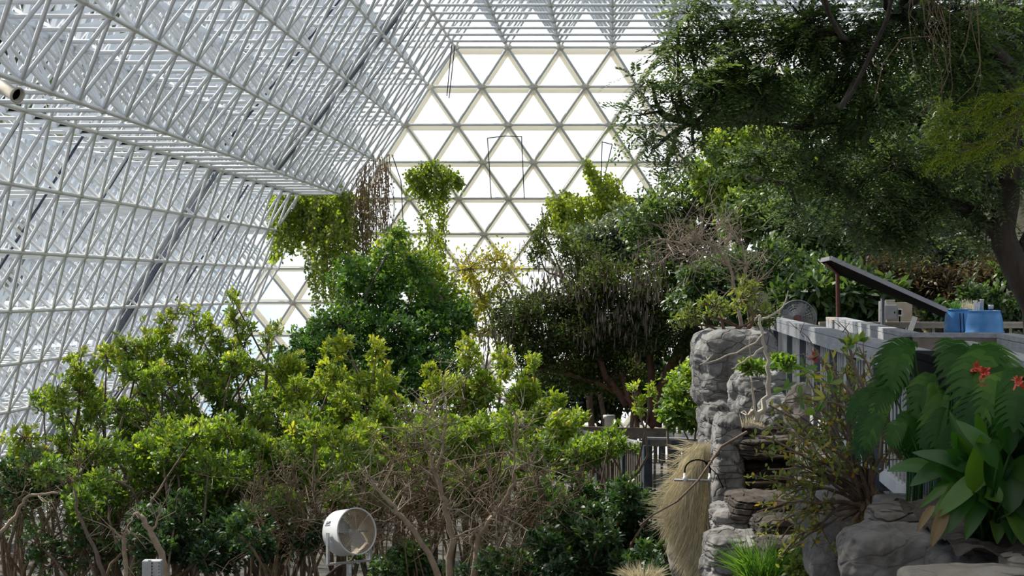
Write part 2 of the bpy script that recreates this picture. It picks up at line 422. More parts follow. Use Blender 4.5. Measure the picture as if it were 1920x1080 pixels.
up_rows = [epoint(r) for r in range(1, 6)]
lo_rows = [epoint(r, True) for r in range(5, 14)]
tri_face(up_rows)
tri_face(lo_rows)
# horizontal soffit between the two sloping faces
a = np.array([up_rows[4] - HD * k * S for k in range(NK)]); b = np.array([lo_rows[0] - HD * k * S for k in range(NK)])
inner.segs(a, b, .036, None, 6)
ct = (a[:-1] + a[1:] + b[:-1] + b[1:]) / 4 + V3(0, 0, 1.1)
outer.segs(ct[:-1], ct[1:], .06, None, 4); outer.segs(ct, ct - V3(1.5, 0, 0), .06, None, 4); outer.segs(ct, ct + V3(1.2, 0, .2), .06, None, 4)
for t in (a[:-1], a[1:], b[:-1], b[1:]): web.segs(t, ct, .032, None, 5)
# glass skin along the outer layer
def strip(p, q, k0=-1, k1=40):
    glass.add([p - HD * k0, q - HD * k0, q - HD * k1 * S, p - HD * k1 * S], [(0, 1, 2, 3)])
oU = [e + V3(-1.62, 0, 0) for e in up_rows]; oL = [e + V3(-1.62, 0, 0) for e in lo_rows]
for r in range(4): strip(oU[r], oU[r + 1])
mid = V3(oL[0][0] + .4, oU[4][1], oL[0][2] + 1.05)
strip(oU[4], mid); strip(mid, oL[0])
for r in range(8): strip(oL[r], oL[r + 1])
WL = empty('wall_left', lo_rows[-1], kind='structure')
OR = np.array(WL.location)
inner.build('inner_lattice', M['steel'], WL, OR); chord.build('long_chord', M['cream'], WL, OR); outer.build('outer_lattice', M['steel_frame'], WL, OR, smooth=False)
web.build('web_strut', M['steel'], WL, OR); nodes.build('node_joint', M['node'], WL, OR)
glass.build('glazing', M['glass'], WL, OR, smooth=False)

# end wall
ei, eo, en, eg, ep = Geo(), Geo(), Geo(), Geo(), Geo()
rowsE = []
for r in range(1, 14):
    d = rowd(r); x0 = -.125 - .745 * (r - 1) - 1.5
    lim = (epoint(r)[0] if r <= 4 else epoint(r, True)[0]) - 1.3
    xs = np.array([x for x in x0 + 1.5 * np.arange(-14, 24) if lim < x < 15])
    rowsE.append(np.stack([xs, np.full(len(xs), d), np.full(len(xs), rowz(r))], 1))
OFF = V3(0, 1.1, 0)
for i, g in enumerate(rowsE):
    ei.segs(g[:-1], g[1:], .04, None, 7); add_nodes(en, g, .13); ep.segs(g, g + OFF, .03, None, 5)
    gf = g + OFF
    for p0, p1 in zip(gf[:-1], gf[1:]): eo.beam(p0, p1, .16, .17)
    if i + 1 < len(rowsE):
        h = rowsE[i + 1]
        for p in g:
            for sx in (-.745, .755):
                m = np.abs(h[:, 0] - (p[0] + sx)) < .25
                for q in h[m]:
                    ei.segs(p, q, .04, None, 7)
                    eo.segs(p + OFF, q + OFF, .085, None, 4)
for i in range(len(rowsE) - 1):
    z0, z1 = rowz(i + 1), rowz(i + 2); d0, d1 = rowd(i + 1) + 1.2, rowd(i + 2) + 1.2
    xl = -17.
    eg.add([(xl, d0, z0), (15, d0, z0), (15, d1, z1), (xl, d1, z1)], [(0, 1, 2, 3)])
WE = empty('wall_back', (0, 66, -5.6), kind='structure'); OR = np.array(WE.location)
ei.build('inner_lattice', M['steel'], WE, OR); eo.build('glazing_frame', M['end_frame'], WE, OR, smooth=False)
en.build('node_joint', M['end_frame'], WE, OR); ep.build('node_spacer', M['steel'], WE, OR)
eg.build('glazing', M['glass'], WE, OR, smooth=False)

# flat roof
ri, ro, rw, rn, rg = Geo(), Geo(), Geo(), Geo(), Geo()
E1 = epoint(1)
lines = []
for j in range(11):
    lines.append(np.array([E1 + V3(1.5 * j, 0, 0) - HD * k * S for k in range(34)]))
lines = np.array(lines)
for j in range(11):
    if j: ri.segs(lines[j][:-1], lines[j][1:], .036, None, 6)
    add_nodes(rn, lines[j], .085)
    if j < 10: ri.segs(lines[j], lines[j + 1], .036, None, 6)
cen = (lines[:-1, :-1] + lines[1:, :-1] + lines[:-1, 1:] + lines[1:, 1:]) / 4 + V3(0, 0, 1.06)
for j in range(10):
    ro.segs(cen[j][:-1], cen[j][1:], .07, None, 4)
    if j < 9: ro.segs(cen[j], cen[j + 1], .07, None, 4)
    for t in (lines[j, :-1], lines[j + 1, :-1], lines[j, 1:], lines[j + 1, 1:]): rw.segs(t, cen[j], .034, None, 5)
zt = E1[2] + 1.15
rg.add([(E1[0] - 1.2, 62.2, zt), (14, 62.2, zt), (11, 2, zt), (E1[0] - 4, 2, zt)], [(0, 1, 2, 3)])
CE = empty('ceiling', (E1[0], 40, E1[2]), kind='structure'); OR = np.array(CE.location)
ri.build('inner_lattice', M['steel'], CE, OR); ro.build('outer_lattice', M['steel_frame'], CE, OR, smooth=False)
rw.build('web_strut', M['steel'], CE, OR); rn.build('node_joint', M['node'], CE, OR); rg.build('glazing', M['glass'], CE, OR, smooth=False)

# dark channels running up the sloping glass at one bay, and thin cables
def bay_line(pts, dd, off, nrm):
    return [p - HD * (p[1] - dd) + nrm * off for p in pts]
def channel(name, label, pts, nrm, dd, wdt):
    g = Geo(); q = bay_line(pts, dd, .12, nrm)
    for i in range(len(q) - 1): g.beam(q[i], q[i + 1], wdt, .12, up=nrm)
    g2 = Geo(); q2 = bay_line(pts, dd - .32, .2, nrm)
    for i in range(len(q2) - 1): g2.beam(q2[i], q2[i + 1], wdt * .6, .06, up=nrm)
    o = g.build(name, M['duct'], None, q[0]); g2.build('cover_strip', M['grey'], o, q[0])
    tag(o, label, 'channel', 'dark channels up the sloping glass')
channel('drain_channel', 'thick dark blue-grey channel climbing the upper slope to the ceiling', up_rows, NU, 50.0, .24)
channel('drain_channel', 'thick dark blue-grey channel descending the lower slope beneath the horizontal soffit', lo_rows, NL, 49.4, .24)
for k, (dd, words) in enumerate([(30.0, 'first thin dark cable from the camera on the lower sloping glass'), (34.5, 'second thin dark cable from the camera on the lower sloping glass'),
                  (38.5, 'third thin dark cable from the camera on the lower sloping glass'), (42.5, 'fourth thin dark cable from the camera, just before the thick channel'),
                  (56.0, 'thin dark cable beyond the thick channel on the lower sloping glass')]):
    q = np.array(bay_line(lo_rows[:7], dd, .5, NL)); g = Geo(); g.segs(q[:-1], q[1:], .028, None, 5)
    tag(g.build('slope_cable', M['cable'], None, q[0]), words, 'cable', 'thin cables on the sloping glass')
for k, (dd, words) in enumerate([(45.0, 'thin dark cable on the upper slope before the thick channel'), (55.5, 'thin dark cable on the upper slope beyond the thick channel')]):
    q = np.array(bay_line(up_rows, dd, .5, NU)); g = Geo(); g.segs(q[:-1], q[1:], .028, None, 5)
    tag(g.build('slope_cable', M['cable'], None, q[0]), words, 'cable', 'thin cables on the sloping glass')
def hang(pts, label):
    q = np.array([P(*p) for p in pts]); g = Geo(); g.segs(q[:-1], q[1:], .016, None, 5)
    tag(g.build('hanging_cable', M['cable'], None, q[0]), label, 'cable', 'thin black cables hanging by the end wall')
hang([(921, 372, 63.3), (914, 259, 61.3), (946, 255, 61.3)], 'bent black cable hanging left of the end wall centre')
hang([(946, 255, 61.4), (978, 256, 61.3), (983, 372, 63.3)], 'bent black cable hanging beside the end wall centre, right strand')
hang([(1127, 345, 62.4), (1129, 266, 61.2), (1148, 271, 61.2), (1130, 345, 62.4)], 'looped black cable hanging above the climbing vine beside the dark canopy')
hang([(848, 72, 60.2), (838, 180, 61.0)], 'short black cable dangling from the top corner of the end wall, first strand')
hang([(853, 84, 60.4), (842, 184, 61.0)], 'short black cable dangling from the top corner of the end wall, second strand')
hang([(735, 290, 61.5), (752, 340, 62.4), (757, 440, 63.5)], 'black cable hanging beside the brown dry vine stems')
hang([(1016, 388, 63.3), (1023, 500, 64.2)], 'black cable hanging in front of the lower end wall panes')

# tan nozzle pipe hanging into view at the left
g = Geo()
p1 = P(34, 179, 25.2); p0 = P(-72, 124, 25.9); ax = norm(p1 - p0)
g.lathe([(.075, 0), (.082, .05), (.082, np.linalg.norm(p1 - p0) - .05), (.098, np.linalg.norm(p1 - p0) - .04), (.098, np.linalg.norm(p1 - p0)), (.078, np.linalg.norm(p1 - p0)), (.075, .02)], p0, ax, 24)
pipe = g.build('nozzle_pipe', M['tanpipe'], None, p0)
tag(pipe, 'tan open-ended pipe jutting in front of the sloping lattice', 'pipe')
g = Geo(); c = p1 - ax * .07; g.lathe([(.0, 0), (.079, 0)], c, ax, 20); g.build('dark_bore', M['black'], pipe, p0)  # black disc stands for the shade inside the open pipe
g = Geo(); c = p0 + ax * .42
g.ring(c, ax, .09, .018, 20, 5); g.segs([c + V3(0, 0, -.09)], [c + V3(-.05, .5, -.33)], .022, None, 6); g.segs([c + V3(-.03, .02, .09)], [c + V3(-.6, 1.2, .42)], .02, None, 6)
g.build('pipe_bracket', M['barkdark'], pipe, p0)

# ------------------------------------------------------------------ ground
def grid_mesh(xs, ys, fz):
    g = Geo(); X, Y = np.meshgrid(xs, ys); Z = np.vectorize(fz)(X, Y)
    v = np.stack([X, Y, Z], -1).reshape(-1, 3); nx = len(xs); q = []
    for j in range(len(ys) - 1):
        for i in range(nx - 1):
            q.append((j * nx + i, j * nx + i + 1, (j + 1) * nx + i + 1, (j + 1) * nx + i))
    g.add(v, q); return g
GZ = -6.0
g = grid_mesh(np.linspace(-16, 30, 60), np.linspace(2, 72, 70), lambda x, y: GZ + .15 * mnoise.noise(Vector((x * .5, y * .5, 0))))
o = g.build('ground', M['mud']); tag(o, kind='structure')
FA, FB = 1.668, .0665
def fenceX(y): return FA + FB * y
def terr(x, y):
    xb = np.interp(y, [4, 10, 14, 20, 24, 27, 29, 31, 40, 66], [.95, 1.35, 1.8, 2.05, 2.25, 2.5, 3.0, 3.8, 5.5, 6.5])
    top = -1.62
    if y < 25.2 and x < fenceX(y) - .12:
        top = np.interp(y, [4, 9.4, 11.5, 24.7, 25.2], [-1.25, -1.25, -2.9, -2.9, -1.62])
    t = np.clip((x - xb) / .5, 0, 1)
    z = GZ - .1 + (top - GZ + .1) * t * t * (3 - 2 * t)
    hill = np.clip((y - 36) / 8, 0, 1) * np.clip((x - 6.5) / 9, 0, 1) * 11
    n = mnoise.fractal(Vector((x * .9, y * .9, 3.3)), 1, 2, 4)
    return z + hill + n * (.10 if hill < .1 else .5)
g = grid_mesh(np.linspace(.8, 16, 130), np.linspace(4, 30, 120), terr)
o = g.build('terrain', M['rockdark']); tag(o, kind='structure')
g = grid_mesh(np.linspace(.8, 34, 110), np.linspace(30, 68, 100), terr)
o = g.build('hillside', M['hill']); tag(o, kind='structure')

# unseen roof sheet and side wall, added to soften the light on the foreground
M['gallery'] = leaf_mat('frosted_roof_sheet', [(0, (.86, .87, .88)), (1, (.90, .91, .92))], .62, .02, (1, 1, 1))
g = Geo(); g.box((7, 7.5, 4.75), (9.5, 16.5, .01)); tag(g.build('ceiling_gallery', M['gallery'], None, (7, 10, 4.75), False), kind='structure')
g = Geo(); g.box((16.4, 7.5, -.6), (.02, 16.5, 5.2)); tag(g.build('wall_right', M['gallery'], None, (16.3, 10, -.6), False), kind='structure')

#@@PLANTS
# ------------------------------------------------------------------ plants
def B(px, py, d, rx, rz=None, ry=None):
    rz = rx if rz is None else rz
    m = d / F
    return (P(px, py, d), V3(rx * m, (rx + rz) * .5 * m if ry is None else ry, rz * m))

def limb_pts(p0, p1, bend=.1, n=7, lift=0.0):
    p0 = np.asarray(p0, float); p1 = np.asarray(p1, float)
    t = np.linspace(0, 1, n)[:, None]; L = np.linalg.norm(p1 - p0)
    off = rng.normal(size=3) * bend * L; off2 = rng.normal(size=3) * bend * L * .4
    return p0 + (p1 - p0) * t + off * np.sin(math.pi * t) + off2 * np.sin(2 * math.pi * t) + V3(0, 0, lift * L) * np.sin(math.pi * t)

def sample_tips(blobs, n, shell=.55):
    wts = np.array([b[1][0] * b[1][2] + .3 * b[1][1] * b[1][0] for b in blobs]); wts /= wts.sum()
    idx = rng.choice(len(blobs), n, p=wts)
    c = np.array([b[0] for b in blobs])[idx]; r = np.array([b[1] for b in blobs])[idx]
    o = rdir(n); u = shell + (1 - shell) * rng.random(n) ** .7
    u *= 1 + .18 * rng.normal(size=n)
    return c + o * r * u[:, None], norm(o / r), c, idx

def foliage(g, tips, out, k, L, W, spread, up=.5, tint=(.2, .9), kind='oval', grad=.5, zr=None, outw=.6):
    n = len(tips)
    ti = np.repeat(np.arange(n), k); N_ = n * k
    rnd = rdir(N_); o = out[ti]
    ax = norm(o * outw + rnd * .9 + V3(0, 0, up))
    pos = tips[ti] + rdir(N_) * (rng.random(N_) ** .6 * spread)[:, None]
    nr = norm(o * .3 + V3(0, 0, .8) + rdir(N_) * .6)
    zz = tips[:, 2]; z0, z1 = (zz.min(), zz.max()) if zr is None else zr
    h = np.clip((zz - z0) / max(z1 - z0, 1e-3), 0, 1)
    t = tint[0] + (tint[1] - tint[0]) * (grad * h[ti] + (1 - grad) * rng.random(N_) + .15 * rng.normal(size=n)[ti])  # higher leaves tinted lighter, light on the crown tops put into the colour
    LL = L * (.65 + .6 * rng.random(N_))
    g.leaves(pos, ax, nr, LL, W * LL / L, np.clip(t, 0, 1), kind)

def sprays(g, tips, out, m, S_, L, W, tint=(.2, .9), droop=.25, grad=.3):
    n = len(tips)
    d = norm(out * V3(1, 1, .5) + rdir(n) * .6 + V3(0, 0, -droop))
    nr = norm(V3(0, 0, 1) + rdir(n) * .5)
    sd = norm(np.cross(d, nr))
    t = (np.arange(m) // 2 + .5) / (m / 2); sg = np.where(np.arange(m) % 2 == 0, 1, -1)
    SS = S_ * (.6 + .8 * rng.random(n))
    pos = tips[:, None] + d[:, None] * (SS[:, None] * t[None])[..., None] + V3(0, 0, -1) * (.25 * SS[:, None] * t[None] ** 2)[..., None]
    ax = norm(sd[:, None] * sg[None, :, None] + d[:, None] * .55 + rng.normal(size=(n, m, 3)) * .18)
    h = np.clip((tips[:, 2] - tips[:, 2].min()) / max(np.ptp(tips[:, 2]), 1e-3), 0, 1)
    tt = tint[0] + (tint[1] - tint[0]) * (grad * h[:, None] + (1 - grad) * rng.random((n, 1)) + .12 * rng.normal(size=(n, m)))  # upper sprays tinted lighter, light from above put into the colour
    g.leaves(pos.reshape(-1, 3), ax.reshape(-1, 3), np.repeat(nr, m, 0), (L * (.7 + .5 * rng.random(n * m))), W, np.clip(tt, 0, 1).ravel(), 'diamond')

def plant(name, label, cat, base, blobs, n_tips, leaf, mat, bark, group=None, trunks=None, r0=.05, twig=.007, stem='stem', bend=.12,
          shell=.5, spray=None, fol='foliage', twigs=1.0, extra=None, split=0):
    """trunks: list of (points, r0, r1); without it one limb per blob rises from the base."""
    root = empty(name, base, label, cat, group)
    gw, gl = Geo(), Geo(); base = np.asarray(base, float)
    main = blobs
    if split:
        nb = []
        for c, r in blobs:
            nb.append((c, r * .78))
            for _ in range(split):
                o_ = rdir(1)[0]; o_[2] = o_[2] * .8 + .15
                f_ = .3 + .3 * rng.random(); nb.append((c + o_ * r * (.62 + .45 * rng.random()), r * V3(f_, f_, f_ * (.6 + .5 * rng.random()))))
        blobs = nb
    nodes_ = []
    if trunks:
        for pts, a, b in trunks:
            pts = np.asarray(pts, float)
            gw.path(pts, a, b, 9); nodes_ += list(pts[len(pts) // 3:])
    for i, (c, r) in enumerate(main):
        if nodes_:
            s = min(nodes_, key=lambda p: np.linalg.norm(p - c)); ra = r0 * .6
        else:
            s = base + V3(rng.normal() * .12, rng.normal() * .12, -.05); ra = r0 * (.7 + .5 * rng.random())
        pts = limb_pts(s, c, bend, 8, .05); gw.path(pts, ra, ra * .35, 6)
    tips, out, c, idx = sample_tips(blobs, n_tips, shell)
    nt_ = int(n_tips * twigs)
    if nt_:
        T = tips[:nt_]; st = c[:nt_] + (T - c[:nt_]) * (rng.random(nt_) * .45)[:, None]
        Ls = np.linalg.norm(T - st, axis=1)[:, None]
        md = (st + T) / 2 + rdir(nt_) * Ls * .14
        gw.segs(st, md, twig * 1.6, twig * 1.1, 4); gw.segs(md, T, twig * 1.1, twig * .5, 4)
    if spray: sprays(gl, tips, out, **spray)
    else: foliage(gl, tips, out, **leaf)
    if extra: extra(gw, gl)
    gw.build(stem, M[bark], root, base)
    gl.build(fol, M[mat], root, base)
    return root

# --- mangrove thicket filling the lower left and centre
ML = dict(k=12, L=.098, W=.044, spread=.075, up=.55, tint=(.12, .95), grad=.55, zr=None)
def mangrove(px, top, hw, d, label, dark=False, n=420, depth=250, spire=None, tint=None, sparse=0):
    base = V3(*P(px + rng.normal() * hw * .2, 900, d)); base[2] = GZ + .02
    bl = []
    nb = 7
    for i in range(nb):
        x = px + (i / (nb - 1) - .5) * 2 * hw * .8 + rng.normal() * hw * .1
        yy = top + hw * .45 + rng.random() * depth * .55
        bl.append(B(x, yy, d + rng.normal() * .9, hw * .42, hw * .40))
    bl.append(B(px, top + 45, d, hw * .5, 42))
    bl.append(B(px, top + depth * .6, d + .3, hw * .8, depth * .35))
    if spire:
        for sx, sy, sr in spire: bl.append(B(sx, sy, d, sr, sr * 1.6))
    lf = dict(ML)
    if tint: lf['tint'] = tint
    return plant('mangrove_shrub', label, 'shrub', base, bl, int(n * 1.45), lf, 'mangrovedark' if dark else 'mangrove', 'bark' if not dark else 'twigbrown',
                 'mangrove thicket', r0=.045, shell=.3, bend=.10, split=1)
mangrove(45, 775, 95, 39, 'mangrove shrub against the sloping glass in the lowest corner', n=300)
mangrove(150, 690, 85, 39.5, 'mangrove shrub with a rounded sunlit top just under the lowest visible lattice bar', spire=[(150, 690, 30), (200, 672, 26)], n=360)
mangrove(255, 648, 75, 40, 'mangrove shrub whose top overlaps the foot of the thick dark channel', spire=[(235, 655, 34), (275, 650, 30)], n=380)
mangrove(345, 640, 80, 40.5, 'sparse-topped mangrove shrub with loose shoots before the lattice', spire=[(330, 588, 20), (365, 612, 26), (300, 640, 30), (395, 618, 22)], n=430)
mangrove(440, 640, 75, 40.5, 'mangrove shrub with the tallest thin shoot before the sloping glass', spire=[(437, 560, 14), (440, 600, 22), (462, 640, 26), (412, 648, 24)], n=430)
mangrove(530, 655, 80, 41, 'mangrove shrub standing in front of the left foot of the vine-covered mound', spire=[(505, 640, 22)], n=430, tint=(.3, 1))
mangrove(625, 660, 80, 40, 'yellow-green mangrove shrub with two upright shoots before the vine mound', spire=[(650, 640, 20), (632, 655, 20)], n=450, tint=(.3, 1))
mangrove(720, 672, 80, 39.5, 'bright mangrove shrub below the centre of the vine mound', spire=[(705, 660, 20)], n=450, tint=(.35, 1))
mangrove(815, 690, 80, 39, 'bright mangrove shrub with a dry pale stem rising through its top', n=430, tint=(.3, 1))
mangrove(905, 680, 75, 38.5, 'bright mangrove shrub where the vine mound meets the dark pod tree', spire=[(880, 672, 26), (945, 680, 28)], n=430, tint=(.3, .95))
mangrove(985, 690, 65, 38.5, 'mangrove shrub under the left edge of the dark pod tree', spire=[(1000, 678, 20)], n=380, tint=(.25, .9))
mangrove(1055, 752, 60, 37.5, 'mangrove shrub in front of the left end of the distant boardwalk', n=300, depth=180, tint=(.25, .9))
mangrove(1140, 790, 55, 36, 'mangrove shrub hiding the middle of the distant boardwalk railing', n=110, depth=90, spire=[(1190, 752, 24), (1215, 745, 14)], tint=(.25, .85))
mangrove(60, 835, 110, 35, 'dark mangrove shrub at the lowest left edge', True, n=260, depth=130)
mangrove(190, 800, 100, 35, 'mid-green mangrove shrub above the crooked brown stems', n=440, tint=(.05, .75))
mangrove(310, 770, 100, 35, 'dense mangrove shrub above the grey metal post', n=480, tint=(.05, .8))
mangrove(430, 770, 100, 34.5, 'dense mangrove shrub up and left of the white drum fan', n=480, tint=(.05, .8))
mangrove(555, 770, 100, 34.5, 'dense mangrove shrub directly above the white drum fan', n=480, tint=(.1, .85))
mangrove(680, 765, 95, 34, 'leafy mangrove shrub up and right of the white drum fan', n=460, tint=(.15, .9))
mangrove(800, 760, 85, 34.5, 'leafy mangrove shrub behind the bare forked branches', n=400, tint=(.15, .85))
mangrove(910, 760, 90, 34, 'thinly leaved mangrove shrub behind the right-hand bare branches', n=360, tint=(.1, .8))
mangrove(1010, 800, 85, 33.5, 'thinly leaved mangrove shrub left of the boardwalk corner post', n=320, tint=(.1, .7))
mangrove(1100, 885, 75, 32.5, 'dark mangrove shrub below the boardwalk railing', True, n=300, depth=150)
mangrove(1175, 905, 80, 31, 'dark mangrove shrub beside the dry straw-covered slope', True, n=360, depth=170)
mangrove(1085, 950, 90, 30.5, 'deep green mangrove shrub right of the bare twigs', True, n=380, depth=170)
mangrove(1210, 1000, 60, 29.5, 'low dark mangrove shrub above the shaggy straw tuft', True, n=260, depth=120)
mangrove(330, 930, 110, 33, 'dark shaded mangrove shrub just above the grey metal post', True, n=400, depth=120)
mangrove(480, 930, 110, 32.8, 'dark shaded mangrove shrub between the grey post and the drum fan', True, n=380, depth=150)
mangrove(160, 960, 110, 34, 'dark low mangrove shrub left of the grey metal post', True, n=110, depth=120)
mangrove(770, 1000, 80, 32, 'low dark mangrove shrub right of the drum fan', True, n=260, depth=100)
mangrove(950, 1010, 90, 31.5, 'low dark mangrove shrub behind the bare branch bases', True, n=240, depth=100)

# --- bare branches and stems in front of the thicket
def bare(name, label, base, paths, r, bark, group=None, sub=26, sublen=.55, tw=.006, cat='shrub'):
    root = empty(name, base, label, cat, group); gb, gt = Geo(), Geo()
    for pts, a, b in paths:
        pts = np.asarray(pts, float)
        t = np.linspace(0, 1, len(pts)); tt = np.linspace(0, 1, len(pts) * 3)
        q = np.stack([np.interp(tt, t, pts[:, i]) for i in range(3)], 1); q[1:-1] += rng.normal(size=(len(q) - 2, 3)) * a * .35
        gb.path(q, a, b, 7)
        for _ in range(sub):
            i = rng.integers(len(q) // 3, len(q)); s = q[min(i, len(q) - 1)]
            dirn = norm(rng.normal(size=3) * V3(1, .7, .7) + V3(0, 0, .45)); L = sublen * (.3 + rng.random())
            m = s + dirn * L * .5 + rng.normal(size=3) * L * .1; e = m + norm(dirn + rng.normal(size=3) * .5) * L * .5
            gt.segs([s, m], [m, e], [tw * 1.5, tw], [tw, tw * .6], 4)
            for _2 in range(3):
                s2 = s + (e - s) * rng.random(); d2 = norm(dirn + rng.normal(size=3) * .9); gt.segs([s2], [s2 + d2 * L * .4], tw * .8, tw * .4, 4)
    gb.build('branch', M[bark], root, base); gt.build('twig', M[bark if bark != 'barkpale' else 'twigpale'], root, base)
    return root
def PP(d, *pts): return [P(x, y, d + (dz[0] if dz else 0)) for x, y, *dz in pts]
D = 30.2
b0 = P(838, 1110, D)
bare('bare_branched_shrub', 'leafless forked shrub with tan branches right of the drum fan', b0, [
    (PP(D, (838, 1110), (800, 1030), (750, 965), (735, 945), (700, 905), (688, 888)), .05, .014),
    (PP(D, (842, 1110), (848, 1000), (838, 955), (825, 920), (816, 885), (800, 845)), .055, .018),
    (PP(D, (816, 885), (828, 850), (835, 800), (838, 770), (830, 730)), .02, .008),
    (PP(D, (800, 845), (795, 800), (810, 760)), .014, .006),
    (PP(D, (890, 1110), (895, 1010), (920, 975), (945, 945), (962, 905), (965, 880), (985, 870), (1010, 865)), .05, .012),
    (PP(D, (962, 905), (965, 860), (966, 815), (970, 780)), .022, .008),
    (PP(D, (895, 1050), (880, 1010), (900, 990), (960, 1022), (990, 1022)), .02, .01),
    (PP(D, (905, 1100), (920, 1050), (940, 1010)), .02, .01),
    (PP(D, (848, 1010), (870, 1000), (905, 985), (930, 960)), .016, .008),
], .05, 'barkpale', sub=14, sublen=.7)
b0 = P(960, 1100, 30.6)
bare('dry_twig_thicket', 'tangle of thin dry twigs filling the gap right of the tan forked shrub', b0,
     [(PP(30.6, (960 + i * 14 - 60, 1100), (940 + i * 22 - 60 + rng.normal() * 20, 990), (900 + i * 34 - 40 + rng.normal() * 30, 860 + rng.random() * 80)), .012, .005) for i in range(7)], .02, 'twigbrown', sub=20, sublen=.8)
bare('dry_twig_thicket', 'tangle of brown dry twigs between the drum fan and the tan forked shrub', P(740, 1100, 31.5),
     [(PP(31.5, (720 + i * 16, 1100), (715 + i * 16 + rng.normal() * 20, 980), (690 + i * 22 + rng.normal() * 30, 830 + rng.random() * 80)), .012, .005) for i in range(8)], .02, 'twigbrown', sub=26, sublen=.8)
bare('dry_twig_thicket', 'brown dry stems and twigs tangled left of the drum fan', P(560, 1100, 32.2),
     [(PP(32.2, (470 + i * 17, 1110), (470 + i * 18 + rng.normal() * 15, 1000), (470 + i * 18 + rng.normal() * 20, 880 + rng.random() * 60)), .014, .006) for i in range(9)], .02, 'twigbrown', sub=22, sublen=.7)
bare('dry_twig_thicket', 'thin brown stems with bright glass showing between them in the lowest left corner', P(120, 1110, 34.5),
     [(PP(34.5, (10 + i * 20, 1120), (5 + i * 21 + rng.normal() * 15, 1010), (10 + i * 22 + rng.normal() * 25, 880 + rng.random() * 40)), .016, .008) for i in range(13)], .02, 'twigbrown', sub=14, sublen=.7)
b0 = P(320, 1110, 31.6)
bare('crooked_stem', 'thick crooked tan stem leaning over the grey metal post', b0, [(PP(31.6, (318, 1110), (305, 1040), (285, 1000), (262, 972), (252, 965)), .06, .035), (PP(31.6, (285, 1000), (298, 970), (300, 950)), .02, .012)], .05, 'barkpale', sub=3, cat='stem')
bare('crooked_stem', 'slim forked tan stem left of the grey metal post', P(240, 1110, 31.8), [(PP(31.8, (240, 1110), (236, 1060), (231, 1015), (228, 1005)), .04, .03), (PP(31.8, (229, 1012), (215, 995), (205, 985)), .02, .01), (PP(31.8, (229, 1012), (240, 985)), .02, .01)], .04, 'barkpale', sub=3, cat='stem')
bare('crooked_stem', 'leaning brown stem, second to the left of the grey metal post', P(205, 1110, 32), [(PP(32, (205, 1110), (190, 1060), (175, 1020), (150, 975), (140, 920)), .04, .02)], .04, 'bark', sub=4, cat='stem')
bare('crooked_stem', 'bent brown stem arching over at the far lower left', P(20, 1110, 33), [(PP(33, (0, 1000), (35, 960), (45, 935), (70, 925), (110, 925)), .035, .02)], .04, 'barkpale', sub=3, cat='stem')

# --- vine covered mound and hanging vines by the end wall
FL = dict(k=13, L=.105, W=.065, spread=.13, up=.2, tint=(0, .72), grad=.6)
def place(px, d, z=GZ): 
    p = P(px, 900, d); p[2] = z + .02; return p
plant('vine_covered_tree', 'dense green vine-smothered tree forming a pyramid before the end wall', 'tree', place(690, 50),
      [B(700, 640, 50, 110, 80), B(600, 670, 49.5, 60, 50), B(555, 700, 49, 40, 40), B(810, 640, 50, 75, 60), B(690, 560, 50.5, 75, 60), B(630, 610, 50, 50, 50), B(660, 520, 50.5, 35, 40),
       B(770, 570, 50.5, 75, 60), B(745, 500, 51, 45, 45), B(738, 455, 51, 16, 32), B(850, 610, 50.5, 50, 50), B(720, 720, 49, 170, 60), B(640, 700, 48.5, 80, 60), B(810, 690, 48.5, 70, 50), B(580, 640, 49.6, 30, 30)],
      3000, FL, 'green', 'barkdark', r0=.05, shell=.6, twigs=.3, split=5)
plant('pale_vine_tree', 'yellow-green airy tree rising behind the dense pyramid of vine', 'tree', place(800, 54),
      [B(800, 530, 54, 45, 50), B(765, 500, 54, 40, 50), B(830, 570, 54, 50, 50), B(745, 455, 55, 22, 30), B(720, 480, 54, 30, 30)], 480,
      dict(k=10, L=.11, W=.07, spread=.2, up=.2, tint=(.3, 1), grad=.4), 'vine', 'bark', r0=.07, shell=.4, twigs=.7)
plant('yellowing_shrub', 'yellowing sparse shrub against the lower panes of the end wall', 'shrub', place(890, 57),
      [B(880, 500, 57, 45, 40), B(900, 560, 57, 50, 45), B(870, 590, 56.5, 40, 45), B(930, 490, 57, 45, 30), B(950, 530, 57, 35, 40), B(915, 620, 57, 50, 40)], 330,
      dict(k=9, L=.115, W=.06, spread=.26, up=.2, tint=(.1, 1), grad=.2), 'yellowleaf', 'bark', r0=.05, shell=.3, twigs=.9)

def hanging_vine(name, label, attach, strands, leaf_n, L, W, mat, stem_mat, mats_tint=(.2, 1), sway=.25, brown=None, r=.012, hang_leaf=True):
    """strands: list of (px, py_top, py_bottom, d)"""
    root = empty(name, attach, label, 'vine'); gs, gl, gb = Geo(), Geo(), Geo()
    for px, y0, y1, d in strands:
        p0 = P(px, y0, d); p1 = P(px + rng.normal() * 6, y1, d + rng.normal() * .3)
        n = 9; pts = limb_pts(p0, p1, .04, n); gs.segs(pts[:-1], pts[1:], r, None, 4)
        k = leaf_n
        t = rng.random(k); i = np.clip((t * (n - 1)).astype(int), 0, n - 2); f = (t * (n - 1) - i)[:, None]
        pos = pts[i] * (1 - f) + pts[i + 1] * f + rdir(k) * (rng.random(k) * sway)[:, None]
        ax = norm(rdir(k) + V3(0, 0, -.8)); nr = norm(V3(0, -.8, .3) + rdir(k) * .7)
        gl.leaves(pos, ax, nr, L * (.6 + .7 * rng.random(k)), W, np.clip(mats_tint[0] + (mats_tint[1] - mats_tint[0]) * rng.random(k), 0, 1), 'oval')
    gs.build('stem', M[stem_mat], root, attach); gl.build('foliage', M[mat], root, attach)
    return root
